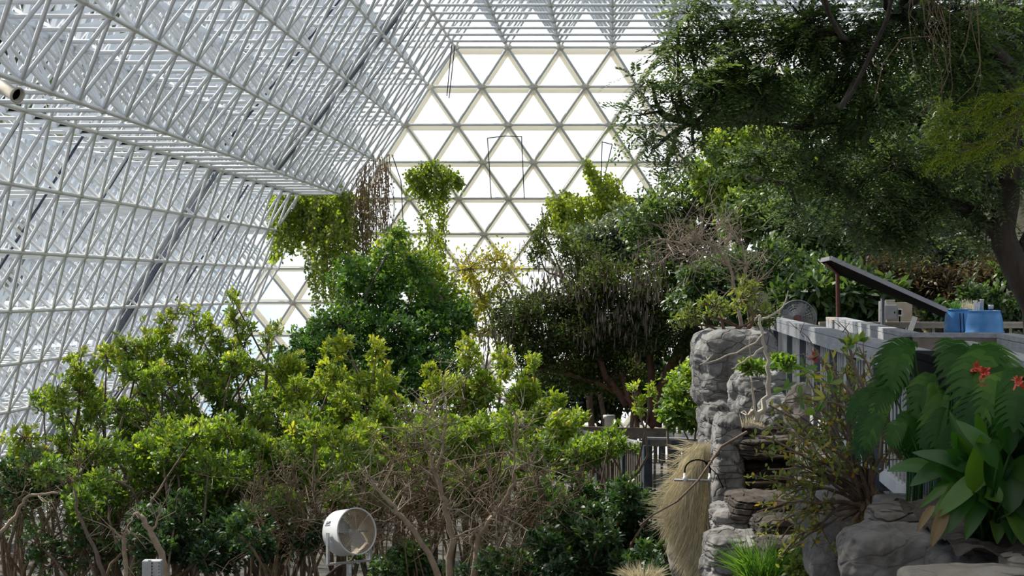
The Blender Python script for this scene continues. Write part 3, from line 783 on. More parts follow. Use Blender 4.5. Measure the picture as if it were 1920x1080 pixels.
def strands(x0, x1, y0, y1, n, d, j=25):
    return [(x0 + (x1 - x0) * rng.random(), y0 + rng.normal() * j * .3, y1 + rng.normal() * j, d + rng.normal() * .35) for _ in range(n)]
hanging_vine('hanging_vine', 'leafy yellow-green vine cascading from the end of the horizontal soffit', P(590, 362, 62.3),
    strands(512, 575, 365, 455, 22, 62, 18) + strands(550, 650, 362, 430, 34, 62, 22) + strands(580, 700, 365, 530, 22, 61.6, 50) + strands(600, 665, 420, 590, 9, 61, 30), 150, .105, .078, 'vine', 'twigbrown', (.05, .9), .2)
hanging_vine('dry_hanging_vine', 'curtain of brown dry vine stems hanging from the lattice corner beside the end wall', P(705, 290, 61.5),
    [(690 + 45 * rng.random() - (t := rng.random()) * 40, 285 + 75 * t + rng.normal() * 8, 400 + 150 * rng.random(), 61.2 + rng.normal() * .3) for _ in range(75)], 16, .10, .045, 'dry', 'twigbrown', (.3, 1), .16)
hanging_vine('climbing_vine', 'bushy green vine cone hanging from a node of the end wall', P(812, 300, 62.2),
    [(812 + s_ * 42, 300 + abs(s_) * 26, 345 + 45 * (1 - abs(s_)) + rng.normal() * 8, 62.2 + rng.normal() * .2) for s_ in np.linspace(-1, 1, 26)], 120, .095, .07, 'vine', 'twigbrown', (.1, .75), .22)
hanging_vine('trailing_vine', 'slender leafy vine strand trailing below the bushy vine cone', P(818, 380, 62.6),
    strands(790, 835, 375, 480, 7, 62.6, 20) + strands(805, 832, 440, 560, 6, 62.6, 20), 100, .095, .07, 'vine', 'twigbrown', (.3, .95), .2)
hanging_vine('draping_vine', 'bright yellow-green vine draped along an end wall bar beside the dark tree', P(1110, 375, 62.3),
    strands(1030, 1075, 372, 415, 14, 62, 14) + strands(1060, 1190, 374, 440, 36, 62, 22) + [(1100 + 6 * i + rng.normal() * 3, 300 + 10 * i, 330 + 10 * i, 62) for i in range(8)] + strands(1120, 1180, 330, 380, 6, 62, 10), 120, .10, .075, 'vine', 'twigbrown', (.35, 1), .24)
hanging_vine('thin_vine', 'thin vine with a few leaves trailing down a diagonal strut of the end wall', P(1055, 378, 63),
    [(1050, 380, 450, 63.2), (1058, 385, 470, 63.2), (1000, 440, 520, 63.6), (975, 455, 540, 63.6)], 16, .14, .08, 'vine', 'twigbrown', (.3, .9), .25)

# --- dark pod tree in the middle, with its trunks
def pods(blobs, n, top, bot):
    def f(gw, gl):
        pass
    return f
base = place(1165, 45, -4.6)
tr = [(PP(45, (1228, 800), (1218, 740), (1222, 700), (1216, 650), (1206, 612), (1208, 580)), .10, .05), (PP(45, (1228, 800), (1240, 730), (1262, 680), (1290, 620), (1330, 585)), .15, .06),
      (PP(45, (1175, 760), (1160, 735), (1135, 705), (1120, 660), (1110, 600), (1100, 560)), .08, .04), (PP(45, (1200, 790), (1178, 750), (1130, 722), (1060, 700), (1020, 690)), .07, .03), (PP(45, (1228, 800), (1180, 752), (1165, 700)), .09, .05)]
pod_bl = [B(1100, 560, 45, 90, 70), B(1010, 590, 45, 70, 60), B(970, 620, 45, 45, 50), B(1090, 480, 45.5, 70, 50), B(1180, 540, 45, 90, 70), B(1140, 620, 45, 110, 60), B(1060, 650, 45, 90, 60),
          B(1010, 470, 46, 26, 45), B(1018, 430, 46, 18, 26), B(1210, 620, 45, 70, 60), B(1250, 560, 45, 70, 60), B(1000, 660, 45, 60, 45), B(1270, 640, 44.5, 50, 45), B(1120, 700, 46, 120, 50)]
pt = plant('pod_tree', 'dark olive tree with several reddish trunks before the end wall', 'tree', base, pod_bl, 4300,
      dict(k=10, L=.095, W=.042, spread=.15, up=0, tint=(.05, .9), grad=.5), 'olive', 'barkred', trunks=tr, r0=.06, shell=.5, twigs=.35, stem='trunk', split=4)
gl = Geo()
T_, O_, _, _ = sample_tips([B(1090, 520, 44.5, 90, 50), B(1200, 520, 44, 60, 40), B(980, 600, 44.6, 50, 50), B(1020, 560, 45, 40, 70), B(1250, 470, 44, 60, 40), B(930, 640, 45, 40, 40), B(1150, 600, 44.2, 110, 50), B(1210, 545, 43.5, 30, 40)], 380, .3)
m_ = 3; tp = np.repeat(T_, m_, 0) + rng.normal(size=(len(T_) * m_, 3)) * .09
gl.leaves(tp, norm(V3(0, 0, -1) + rng.normal(size=tp.shape) * .12), norm(V3(0, -1, 0) + rng.normal(size=tp.shape) * .5), .12 + .16 * rng.random(len(tp)), .028, np.clip(rng.random(len(tp)), 0, 1), 'diamond')
o = gl.build('seed_pod', M['pod'], pt, base); o['label'] = 'dangling grey-brown seed pods'; o['kind'] = 'stuff'
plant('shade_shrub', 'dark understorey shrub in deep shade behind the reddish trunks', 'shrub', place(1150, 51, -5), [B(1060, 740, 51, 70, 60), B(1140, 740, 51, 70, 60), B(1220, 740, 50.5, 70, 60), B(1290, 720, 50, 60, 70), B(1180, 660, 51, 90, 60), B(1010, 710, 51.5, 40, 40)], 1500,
      dict(k=9, L=.16, W=.08, spread=.15, up=.1, tint=(0, .5), grad=.5), 'acacia', 'barkdark', r0=.06, shell=.4, twigs=.3, split=3)  # dark leaf mass added to stand for the black shade behind the trunks
plant('silvery_tree', 'pale olive round-topped tree behind the pod tree under the draping vine', 'tree', place(1160, 50, -5),
      [B(1140, 450, 50, 55, 45), B(1180, 430, 50, 50, 50), B(1110, 480, 50, 50, 40), B(1190, 480, 49.5, 60, 45)], 900,
      dict(k=9, L=.13, W=.06, spread=.14, up=.1, tint=(.1, .9), grad=.5), 'silver', 'bark', r0=.09, shell=.55, twigs=.4, split=4)
plant('glossy_shrub', 'bright light-green rounded shrub beside the reddish trunk and the rock wall', 'shrub', place(1285, 33, -3.4),
      [B(1285, 740, 33, 42, 45), B(1262, 775, 33, 26, 26), B(1305, 700, 33.2, 28, 26), B(1300, 780, 32.8, 30, 26)], 420,
      dict(k=9, L=.085, W=.055, spread=.08, up=.2, tint=(.35, 1), grad=.5), 'green', 'bark', r0=.03, shell=.5, twigs=.4)

# --- forest behind the deck
def tree(px, base_py, d, zb, blobs, n, mat, label, bark='barkdark', L=.13, W=.06, tint=(.1, .9), name='forest_tree', r=.11, spread=.15, grad=.4, k=9, cat='tree', twigs=.3, group='trees behind the deck'):
    plant(name, label, cat, place(px, d, zb), blobs, n, dict(k=k, L=L, W=W, spread=spread, up=.1, tint=tint, grad=grad), mat, bark, group, r0=r, shell=.4, twigs=twigs, split=5)
tree(1300, 0, 46, -4.5, [B(1230, 420, 46, 60, 60), B(1290, 370, 46, 60, 60), B(1300, 430, 46, 70, 60), B(1250, 480, 45.5, 60, 60), B(1340, 310, 46.5, 60, 50)], 1100, 'forest', 'green tree between the pod tree and the big canopy, touching the draping vine', tint=(.2, 1))
tree(1390, 0, 44, -2, [B(1370, 300, 44, 60, 50), B(1420, 280, 44, 60, 40), B(1440, 340, 44, 60, 50), B(1350, 350, 44, 50, 45), B(1390, 400, 43.5, 60, 50)], 1000, 'forestlight', 'sunlit yellow-green tree glowing under the hanging canopy edge', tint=(.1, 1), L=.14, W=.085)
tree(1480, 0, 42, -2, [B(1440, 420, 42, 70, 60), B(1500, 400, 42, 70, 60), B(1560, 430, 42, 70, 60), B(1520, 480, 41.5, 80, 50), B(1600, 400, 42.5, 60, 50)], 1400, 'forest', 'mid-green leafy tree above the tilted dark roof panel', tint=(.15, 1))
tree(1380, 0, 40, -2.5, [B(1360, 520, 40, 70, 60), B(1430, 520, 40, 70, 60), B(1310, 560, 40, 60, 50), B(1490, 540, 39.5, 60, 60), B(1400, 590, 39, 80, 40)], 1300, 'forest', 'dark green tree behind the pedestal fan and the rock wall', tint=(.05, .75))
tree(1560, 0, 38, -1.7, [B(1540, 560, 38, 60, 50), B(1610, 560, 38, 60, 50), B(1480, 585, 38, 40, 30), B(1660, 590, 38, 50, 40)], 900, 'forest', 'broad-leaved dark shrub under the tilted roof panel', L=.24, W=.085, tint=(.1, .8), name='broadleaf_shrub', cat='shrub')
tree(1700, 0, 42, -1.7, [B(1660, 440, 42, 80, 60), B(1750, 450, 42, 80, 60), B(1700, 500, 41.5, 80, 50), B(1800, 480, 42, 60, 50)], 1100, 'silver', 'grey-green leafy tree behind the tilted roof panel', tint=(.0, .7))
tree(1800, 0, 39, -1.7, [B(1780, 540, 39, 60, 50), B(1850, 530, 39, 70, 50), B(1900, 560, 39, 60, 50), B(1730, 530, 39.5, 50, 40), B(1680, 500, 40, 60, 40)], 900, 'drydark', 'brownish dry thicket above the blue barrels', bark='twigbrown', tint=(.0, .75), name='dry_thicket', cat='shrub', twigs=1.0, W=.045)
tree(1880, 0, 37.5, -1.7, [B(1830, 560, 37.5, 40, 40), B(1890, 590, 37.5, 50, 30), B(1910, 500, 38, 40, 40), B(1760, 590, 37.5, 30, 25)], 460, 'forest', 'mixed green shrub behind the rail to the right of the blue barrels', tint=(.1, .9), name='shrub', cat='shrub')
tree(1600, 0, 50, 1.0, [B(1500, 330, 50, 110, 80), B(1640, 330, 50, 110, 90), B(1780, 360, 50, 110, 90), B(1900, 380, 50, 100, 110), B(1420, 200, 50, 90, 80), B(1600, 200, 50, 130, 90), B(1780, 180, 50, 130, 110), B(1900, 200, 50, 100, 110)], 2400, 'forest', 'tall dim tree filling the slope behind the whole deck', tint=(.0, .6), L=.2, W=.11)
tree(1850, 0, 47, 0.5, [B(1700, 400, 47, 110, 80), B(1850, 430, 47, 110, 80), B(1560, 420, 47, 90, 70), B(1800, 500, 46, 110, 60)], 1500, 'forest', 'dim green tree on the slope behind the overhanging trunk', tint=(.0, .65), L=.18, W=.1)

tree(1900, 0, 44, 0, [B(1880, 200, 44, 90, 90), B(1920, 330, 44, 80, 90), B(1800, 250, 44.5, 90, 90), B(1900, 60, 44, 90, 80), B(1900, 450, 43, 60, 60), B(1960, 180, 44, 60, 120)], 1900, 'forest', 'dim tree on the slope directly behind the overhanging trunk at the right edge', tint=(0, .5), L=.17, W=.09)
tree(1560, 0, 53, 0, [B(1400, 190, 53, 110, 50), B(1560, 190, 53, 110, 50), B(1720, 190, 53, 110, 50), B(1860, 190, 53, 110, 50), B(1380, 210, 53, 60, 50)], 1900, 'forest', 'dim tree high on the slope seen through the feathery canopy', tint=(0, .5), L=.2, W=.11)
# --- big feathery canopy overhead
cb = P(1960, 760, 25.5); cb[2] = -1.6
tr = [(PP(25, (1960, 760), (1945, 580), (1905, 500), (1884, 455), (1880, 430), (1890, 380), (1893, 250), (1888, 100), (1880, -60)), .19, .11),
      (PP(25, (1884, 450), (1830, 408), (1780, 375), (1700, 320), (1640, 290), (1580, 215), (1540, 190)), .085, .03), (PP(25, (1640, 290), (1560, 330), (1480, 345), (1400, 330)), .04, .02),
      (PP(24.5, (1890, 120), (1830, 60), (1760, 20), (1690, -20)), .09, .04), (PP(24, (1640, 40), (1600, 80), (1585, 140), (1500, 240), (1440, 230), (1300, 230)), .05, .02), (PP(24, (1760, 20), (1680, 30), (1600, 80)), .05, .04),
      (PP(25, (1905, 500), (1940, 420), (1935, 250)), .10, .06)]
can = [B(1740, 60, 24, 130, 100), B(1600, 90, 23.5, 110, 90), B(1480, 70, 24, 100, 80), B(1370, 60, 24, 90, 70), B(1290, 25, 24, 60, 45), B(1340, 160, 23.5, 80, 60), B(1260, 190, 23.5, 60, 50), B(1215, 150, 23.5, 35, 28),
       B(1205, 215, 23.5, 40, 28), B(1225, 275, 24, 40, 30), B(1300, 270, 24, 50, 35), B(1430, 190, 23.5, 90, 70), B(1540, 230, 24, 90, 70), B(1640, 200, 24, 90, 80), B(1450, 290, 24.5, 70, 35), B(1560, 330, 24.5, 90, 50), B(1680, 310, 24.5, 100, 70),
       B(1620, 390, 25, 90, 45), B(1740, 390, 25, 90, 60), B(1790, 280, 24.5, 80, 80), B(1860, 350, 25, 70, 80), B(1870, 180, 25, 80, 100), B(1880, 40, 25, 80, 80), B(1790, 130, 24.5, 80, 90), B(1270, 95, 24, 40, 40), B(1250, 310, 24.3, 26, 20), B(1830, 440, 25.4, 50, 30),
       B(1690, 430, 25, 70, 30), B(1500, 390, 25.5, 50, 30)]
can += [(P(1700, -150, 23) + V3(0, dy, dz), V3(2.4, 1.6, .8)) for dy, dz in ((-3, .8), (-6, 1.0), (-9, 1.4), (0, .6))] + [(P(1450, -130, 23) + V3(0, dy, dz), V3(2.0, 1.6, .7)) for dy, dz in ((-3, .8), (-7, 1.2), (0, .5))]  # unseen crown masses added overhead to shade the foreground
plant('canopy_tree', 'huge dark feathery tree overhanging the deck, its trunk rising at the right edge', 'tree', cb, can, 17000, None, 'acacia', 'barkdark', trunks=tr, r0=.06, shell=.35, twigs=.5, twig=.006, stem='trunk',
      split=3, spray=dict(m=18, S_=.32, L=.075, W=.030, tint=(.05, .85)))
fb = P(1935, 330, 19.5)
def fern_tips(gw, gl):
    pass
fr = empty('feathery_branch', fb, 'bright yellow-green feathery bough hanging in front of the dark trunk', 'branch')
gw, gl = Geo(), Geo()
for pts in ([(1940, 170), (1880, 190), (1840, 205), (1780, 215), (1762, 188)], [(1940, 200), (1870, 225), (1800, 240), (1752, 242)], [(1940, 215), (1860, 270), (1790, 290), (1740, 310)], [(1940, 190), (1880, 240), (1820, 290), (1775, 300)], [(1940, 280), (1900, 290), (1872, 304)], [(1940, 175), (1900, 178), (1840, 188)], [(1860, 270), (1790, 270), (1752, 256)]):
    q = np.array([P(x, y, 19.5 + rng.normal() * .1) for x, y in pts]); q[0] = fb if False else q[0]
    gw.path(q, .012, .004, 5)
    seg = np.concatenate([q[i] + (q[i + 1] - q[i]) * np.linspace(0, 1, 12)[:, None] for i in range(len(q) - 1)])
    tp = np.repeat(seg, 3, 0) + rng.normal(size=(len(seg) * 3, 3)) * .02
    dv = norm(np.repeat(np.gradient(seg, axis=0), 3, 0) + rdir(len(tp)) * 1e-3)
    sprays(gl, tp, norm(dv + rdir(len(tp)) * .5), 12, .13, .045, .011, (.1, 1), .25, 0)
gw.build('stem', M['bark'], fr, fb); gl.build('foliage', M['fern'], fr, fb)
hv = P(1790, -20, 20)
root = empty('hanging_root_tangle', hv, 'tangle of thin brown hanging stems dangling over the dark canopy', 'vine'); gw = Geo()
for i in range(30):
    x = 1700 + 140 * rng.random(); y = -20
    pts = [P(x, y, 20)]; 
    ln = rng.random() ** 1.5 * 260 + 20
    for j in range(6):
        x += rng.normal() * 9 + (1800 - x) * .06; y += ln / 6; pts.append(P(x, y, 20 + rng.normal() * .05))
    gw.path(pts, .0042, .002, 4)
for pts in ([(1640, 190), (1655, 120), (1690, 72), (1740, 68), (1770, 95), (1778, 140), (1760, 180), (1715, 220)], [(1830, 0), (1835, 60), (1838, 120), (1825, 160), (1795, 190)], [(1740, 20), (1760, 60), (1775, 100)], [(1800, 110), (1812, 80), (1830, -20)]):
    q = np.array([P(x, y, 20) for x, y in pts]); gw.path(q, .006, .004, 5)
gw.build('stem', M['twigbrown'], root, hv)

#@@BUILT
# ------------------------------------------------------------------ deck and fences
def rail_fence(name, label, a, b, ztop, zbot, posts, capw=.15, capm='rail', facem='rail', postm='post', balm='wood', bal=.115, postw=.13, group='deck railings', rod=0, face_h=.115):
    a = np.asarray(a, float); b = np.asarray(b, float); d = norm(b - a); n = V3(-d[1], d[0], 0)
    A = V3(a[0], a[1], 0); Bp = V3(b[0], b[1], 0); d3 = V3(d[0], d[1], 0); Lg = np.linalg.norm(b - a)
    root = empty(name, (a[0], a[1], zbot), label, 'railing', group); O = np.array(root.location)
    g = Geo(); g.beam(A + V3(0, 0, ztop - .02), Bp + V3(0, 0, ztop - .02), capw, .04); g.build('top_rail', M[capm], root, O, False)
    g = Geo()
    for s in (-1, 1): g.beam(A + n * s * .055 + V3(0, 0, ztop - .045 - face_h / 2), Bp + n * s * .055 + V3(0, 0, ztop - .045 - face_h / 2), .035, face_h)
    g.build('side_rail', M[facem], root, O, False)
    g = Geo(); g.beam(A + V3(0, 0, zbot + .12), Bp + V3(0, 0, zbot + .12), .05, .09); g.build('bottom_rail', M[balm], root, O, False)
    ts = sorted(posts)
    for t in ts:
        p = A + d3 * t
        g = Geo(); g.box(p + V3(0, 0, (ztop - .045 + zbot) / 2), (postw / 2, postw / 2, (ztop - .045 - zbot) / 2), d3, n, bev=.008); g.build('post', M[postm], root, O, False)
    e = [0.0] + ts + [Lg]
    for t0, t1 in zip(e[:-1], e[1:]):
        k = int((t1 - t0 - postw) / bal)
        if k < 1: continue
        g = Geo()
        for j in range(k):
            p = A + d3 * (t0 + postw / 2 + (j + .5) * (t1 - t0 - postw) / k)
            g.box(p + V3(0, 0, (ztop + zbot) / 2), (rod or .019, rod or .019, (ztop - zbot - .18) / 2), d3, n)
        g.build('baluster_panel', M[balm], root, O, False)
    return root
ZR, ZD = -.38, -1.47
def fd(px): return FA / ((px - 960) / F - FB)
y0, y1 = 29.2, 6.5
Lf = math.hypot(fenceX(y0) - fenceX(y1), y0 - y1)
y1 = 13.4
Lf = math.hypot(fenceX(y0) - fenceX(y1), y0 - y1)
pts_ = [(y0 - fd(px)) / (y0 - y1) * Lf for px in (1458.5, 1485, 1510, 1537, 1568, 1603, 1653)] + [Lf - .07]
rail_fence('deck_railing', 'long slatted railing with dark posts running from the rock wall toward the camera', (fenceX(y0), y0), (fenceX(y1), y1), ZR, ZD, [max(.08, p) for p in pts_], rod=.0055, bal=.21, balm='rodpale')
rail_fence('deck_railing', 'shadowed dark railing behind the lobed and paddle-shaped leaves', (fenceX(13.3), 13.3), (fenceX(6.5), 6.5), ZR, ZD, [2.3, 4.5, 6.7], capm='black', facem='black', balm='post', postm='black')  # shade from the leaves put into the black boards and posts
def line2(y): return 4.47 + (3.53 - 4.47) / (29 - 18.8) * (29 - y)
rail_fence('deck_railing', 'parallel railing beyond the long one, its near end meeting the dark cross rail', (line2(29.2), 29.2), (line2(18.9), 18.9), ZR, ZD, [.1, 2.4, 4.7, 7.0, 9.2], rod=.0055, bal=.21, balm='rodpale')
rail_fence('deck_railing', 'dark brown cross railing in front of the blue barrels', (line2(18.8), 18.8), (4.26, 18.7), ZR, ZD, [.08, .64], facem='woodbrown', postm='woodbrown', balm='woodbrown', face_h=.16)  # dark brown faces carry the shadow side of this rail
rail_fence('deck_railing', 'short railing turning from the dark cross rail off the right edge', (4.3, 18.6), (3.96, 15.6), ZR, ZD, [.1, 1.5, 2.9], facem='rail')
rail_fence('deck_railing', 'nearest railing section behind the lobed leaves, cut by the right edge', (3.33, 15.8), (2.35, 7.6), ZR, ZD, [.1, 2.2, 4.3, 6.4], balm='woodbrown')
rail_fence('deck_railing', 'low tan back railing under the control board', (4.75, 33.0), (10.5, 32.9), -.5, -1.56, [.15, 2.0, 3.9, 5.6], capm='woodtan', facem='woodtan', balm='woodtan', postm='woodbrown', bal=.30, face_h=.05)
rail_fence('deck_railing', 'short railing piece with squared end joining the deck behind the red post', (4.52, 29.6), (4.9, 32.8), -.42, -1.52, [.15, 3.0], capm='woodtan')
g = Geo()
for i in range(9):
    y = 5.5 + 0
    for k in range(1): pass
def deck(name, quad, z):
    g = Geo(); (x0, y0_), (x1, y1_), (x2, y2_), (x3, y3_) = quad
    n = 60
    for i in range(n):
        t0, t1 = i / n + .001, (i + 1) / n - .001
        L = lambda t: V3(x0 + (x3 - x0) * t, y0_ + (y3_ - y0_) * t, z); R = lambda t: V3(x1 + (x2 - x1) * t, y1_ + (y2_ - y1_) * t, z)
        p = [L(t0), R(t0), R(t1), L(t1)]; g.add(p + [q - V3(0, 0, .05) for q in p], [(0, 1, 2, 3), (7, 6, 5, 4), (0, 4, 5, 1), (1, 5, 6, 2), (2, 6, 7, 3), (3, 7, 4, 0)])
    o = g.build(name, M['deck'], None, smooth=False); tag(o, kind='structure')
deck('floor_walkway', [(fenceX(5) + .08, 5), (fenceX(5) + 1.2, 5), (fenceX(32) + 1.3, 32), (fenceX(32) + .08, 32)], ZD - .02)
deck('floor_deck', [(fenceX(16) + 1.25, 16), (9.5, 16), (10.5, 34), (fenceX(32) + 1.35, 34)], ZD - .06)

# distant boardwalk at marsh level
def fencepx(name, label, p0, p1, h, posts, **kw):
    a = P(*p0); b = P(*p1); z = (a[2] + b[2]) / 2
    return rail_fence(name, label, (a[0], a[1]), (b[0], b[1]), z, z - h, posts, group='distant boardwalk railings', **kw)
fencepx('boardwalk_railing', 'distant boardwalk railing slanting behind the mangroves to the dark corner post', (1030, 803, 45.5), (1206, 820, 40), 1.15, [1.5, 3.2, 4.7, 5.9], facem='woodbrown', balm='woodbrown')
fencepx('boardwalk_railing', 'distant boardwalk railing with pale cap between the corner post and the rock wall', (1208, 820, 40), (1325, 822, 39.6), 1.15, [.06, .62], facem='woodbrown', balm='woodbrown', postw=.15)
fencepx('boardwalk_railing', 'farthest brown boardwalk railing behind the corner post', (1090, 801, 49), (1250, 802, 48.4), 1.2, [.1, 1.0, 1.9], capm='woodbrown', facem='woodbrown', balm='woodbrown', face_h=.2)
fencepx('boardwalk_railing', 'short grey boardwalk railing beside the glossy shrub and the rock wall', (1254, 806, 43), (1325, 812, 42), 1.15, [.1, .7], capm='galv', facem='wood', face_h=.16)
za = P(1200, 820, 40)[2] - 1.15
deck('floor_boardwalk', [(.5, 39.7), (4.5, 39.5), (4.2, 49.2), (.2, 49.5)], za)
g = Geo(); c = P(1142, 818, 46.5); g.lathe([(0, 0), (.10, 0), (.10, .38), (.13, .38), (.13, .46), (0, .46)], c, (0, 0, 1), 16)
o = g.build('capped_pipe', M['pvc'], None, c); tag(o, 'short white capped pipe standing on the distant boardwalk', 'pipe')
g = Geo(); g.segs([c], [c + V3(0, 0, -1.0)], .05, None, 8); g.build('pipe_stem', M['pvc'], o, c)

# ------------------------------------------------------------------ things on the deck
def barrel(label, px, ytop, d, r, extra=None):
    top = P(px, ytop, d); zb = ZD - .04; h = top[2] - zb; c = V3(top[0], d, zb)
    root = empty('plastic_barrel', c, label, 'barrel', 'blue plastic barrels')
    pr = [(0, 0), (.80, 0), (.84, .02), (.86, .10), (.97, .30), (.985, .34), (1.01, .345), (1.01, .37), (.985, .375), (1, .5), (.995, .725), (1.03, .73), (1.03, .755), (.995, .76), (.985, .84), (.95, .90), (.89, .955), (.83, .985), (.85, .987), (.85, 1.0), (.79, 1.0), (.78, .985), (0, .98)]
    g = Geo(); g.lathe([(a * r, b * h) for a, b in pr], c, (0, 0, 1), 36); g.build('barrel_body', M['blue'], root, c)
    if extra: extra(root, c, h)
    return root
def fit_valve(root, c, h):
    p = c + V3(.085, -.02, h * .97)
    g = Geo(); g.lathe([(.0, 0), (.028, 0), (.028, .04), (.034, .04), (.034, .07), (.0, .07)], p, (0, 0, 1), 14); g.build('pipe_fitting', M['pvc'], root, c)
    g = Geo(); g.lathe([(.030, .04), (.042, .04), (.042, .055), (.030, .055)], p + V3(0, 0, .005), (0, 0, 1), 14); g.build('fitting_collar', M['black'], root, c)
    g = Geo(); g.lathe([(.0, .07), (.038, .07), (.038, .115), (0, .115)], p, (0, 0, 1), 14); g.build('fitting_cap', M['galv'], root, c)
    g = Geo()
    for dx in (-.13, -.10, -.16): g.segs([c + V3(dx, -.05, h * .97)], [c + V3(dx + .01, -.04, h + .10)], .016, None, 8)
    g.build('clear_tube', M['pvc'], root, c)
def fit_tubes(root, c, h):
    for dx, hh, rr in ((.0, .12, .02), (.07, .17, .028), (.135, .15, .022), (.17, .19, .026)):
        g = Geo(); g.lathe([(0, 0), (rr, 0), (rr, hh), (rr * 1.25, hh), (rr * 1.25, hh + .02), (0, hh + .02)], c + V3(dx - .02, .0, h * .97), (0, 0, 1), 12)
        g.build('standing_tube', M['pvc'], root, c)
def fit_hose(root, c, h):
    for dx in (-.03, .02):
        q = np.array([c + V3(dx, -.262 + .02, h * .95), c + V3(dx + .01, -.275, h * .7), c + V3(dx - .015, -.285, h * .45), c + V3(dx + .03, -.27, .1)])
        g = Geo(); g.path(q, .008, .008, 6); g.build('hose', M['black'], root, c)
    g = Geo(); g.box(c + V3(-.13, -.21, h * .66), (.012, .006, .014), bev=.002); g.build('white_tag', M['pvc'], root, c)
barrel('nearest blue plastic barrel with ribbed bulging sides and a small valve on top', 1846, 582, 30, .262, fit_valve)
barrel('blue plastic barrel standing leftmost of the three, dark hoses down its side', 1797, 579, 31, .205, fit_hose)
barrel('blue plastic barrel squeezed between the other two, white tubes standing on it', 1822, 583, 31.6, .24, fit_tubes)
def tuft(name, label, c, n, L, spread, mat, w=.008, cat='grass', lean=.6, tint=(.1, 1), group=None, curve=.35):
    g = Geo(); c = np.asarray(c, float)
    a = rng.random(n) * 2 * math.pi; r = spread * np.sqrt(rng.random(n))
    p0 = c + np.stack([np.cos(a) * r, np.sin(a) * r, np.zeros(n)], 1)
    d = norm(np.stack([np.cos(a) * lean * rng.random(n), np.sin(a) * lean * rng.random(n), np.ones(n)], 1) + rng.normal(size=(n, 3)) * .15)
    l = L * (.4 + .6 * rng.random(n))[:, None]
    p1 = p0 + d * l * .5; p2 = p1 + norm(d + V3(0, 0, -curve) + d * V3(1, 1, 0) * .8) * l * .5
    s = norm(np.cross(d, rdir(n))) * w
    v = np.stack([p0 - s, p0 + s, p1 - s * .8, p1 + s * .8, p2], 1).reshape(-1, 3); b = np.arange(n)[:, None] * 5
    g.add(v, b + np.array([[0, 1, 3, 2]]), b + np.array([[2, 3, 4]]), np.repeat(tint[0] + (tint[1] - tint[0]) * rng.random(n), 5))
    o = g.build(name, M[mat], None, c); tag(o, label, cat, group); return o
tuft('dry_grass_tuft', 'dry tan grass tuft sprouting among the white tubes of the blue barrels', P(1816, 584, 31.2), 160, .22, .09, 'straw', .004)
tuft('green_grass_tuft', 'small green grass tuft on the leftmost blue barrel', P(1790, 580, 31), 120, .17, .07, 'grass', .004)
# leaning slat
g = Geo(); q0, q1 = P(1704, 628, 24), P(1716, 594, 24); g.beam(q0, q1, .055, .02, up=(0, 1, 0)); o = g.build('leaning_slat', M['pvc'], None, q0, False); tag(o, 'short white slat leaning up by the back railing', 'slat')
# control board
c = P(1680, 606, 33.6); root = empty('control_board', V3(c[0], c[1], ZD - .08), 'beige plywood board carrying a grey electrical box behind the back railing', 'control board'); O = np.array(root.location)
def bx(name, px0, px1, py0, py1, d, th, mat, parent=None, bev=.004):
    a = P(px0, py0, d); b = P(px1, py1, d); g = Geo()
    g.box((a + b) / 2, (abs(b[0] - a[0]) / 2, th / 2, abs(a[2] - b[2]) / 2), bev=bev); return g.build(name, M[mat], parent or root, O, False)
bx('back_board', 1662, 1710, 567, 606, 33.6, .03, 'board'); bx('side_strip', 1648, 1661, 565, 606, 33.57, .03, 'pvc'); bx('top_board', 1660, 1678, 562, 568, 33.62, .03, 'woodtan')
eb = bx('electrical_box', 1658, 1681, 571, 599, 33.50, .12, 'grey'); bx('box_lid', 1659, 1680, 572.5, 598, 33.43, .015, 'grey', eb); bx('latch', 1676.5, 1678.5, 584, 588, 33.42, .02, 'black', eb)
sb = bx('switch_box', 1683, 1691, 579, 593, 33.53, .07, 'pvc'); bx('switch_window', 1684.5, 1690, 581, 590, 33.49, .02, 'black', sb)
for px in (1655, 1702): bx('support_post', px - 3, px + 3, 604, 720, 33.66, .07, 'woodbrown')
g = Geo(); g.path(np.array([P(1651, 582, 33.5), P(1656, 580, 33.5), P(1658, 579, 33.5)]), .012, None, 6); g.path(np.array([P(1655, 592, 33.5), P(1652, 597, 33.5), P(1654, 602, 33.5), P(1659, 603, 33.5)]), .01, None, 6); g.path(np.array([P(1687, 593, 33.5), P(1687, 606, 33.5)]), .012, None, 6)
g.build('cable_run', M['black'], root, O)
# tilted roof panel on a red post
d0 = 30.5
a0 = P(1558, 484, d0); b0 = P(1776, 582, d0); a1 = P(1534, 489, d0 + 1.5) ; 
a1 = P(1571, 512, d0 + 2.2); b1 = P(1772, 594, d0 + 2.2)
root = empty('tilted_roof_panel', P(1571, 720, d0 + 2.0), 'dark sloping roof panel with pale edge on a thin red post', 'canopy'); O = np.array(root.location)
def quadbox(g, c4, th):
    c4 = [np.asarray(c, float) for c in c4]; lo = [c - V3(0, 0, th) for c in c4]
    g.add(c4 + lo, [(0, 1, 2, 3), (7, 6, 5, 4), (0, 4, 5, 1), (1, 5, 6, 2), (2, 6, 7, 3), (3, 7, 4, 0)])
al = P(1536, 489, d0 + .9)
g = Geo(); quadbox(g, [a0, b0, b1, a1], .02); g.add([a0 - V3(0, 0, .01), a1 - V3(0, 0, .01), al - V3(0, 0, .01)], None, [(0, 1, 2)]); g.build('roof_sheet', M['black'], root, O, False)
g = Geo(); g.beam(a0 + V3(0, -.02, 0), b0 + V3(0, -.02, 0), .05, .06); g.beam(a0, al, .04, .055); g.build('edge_trim', M['panelside'], root, O, False)
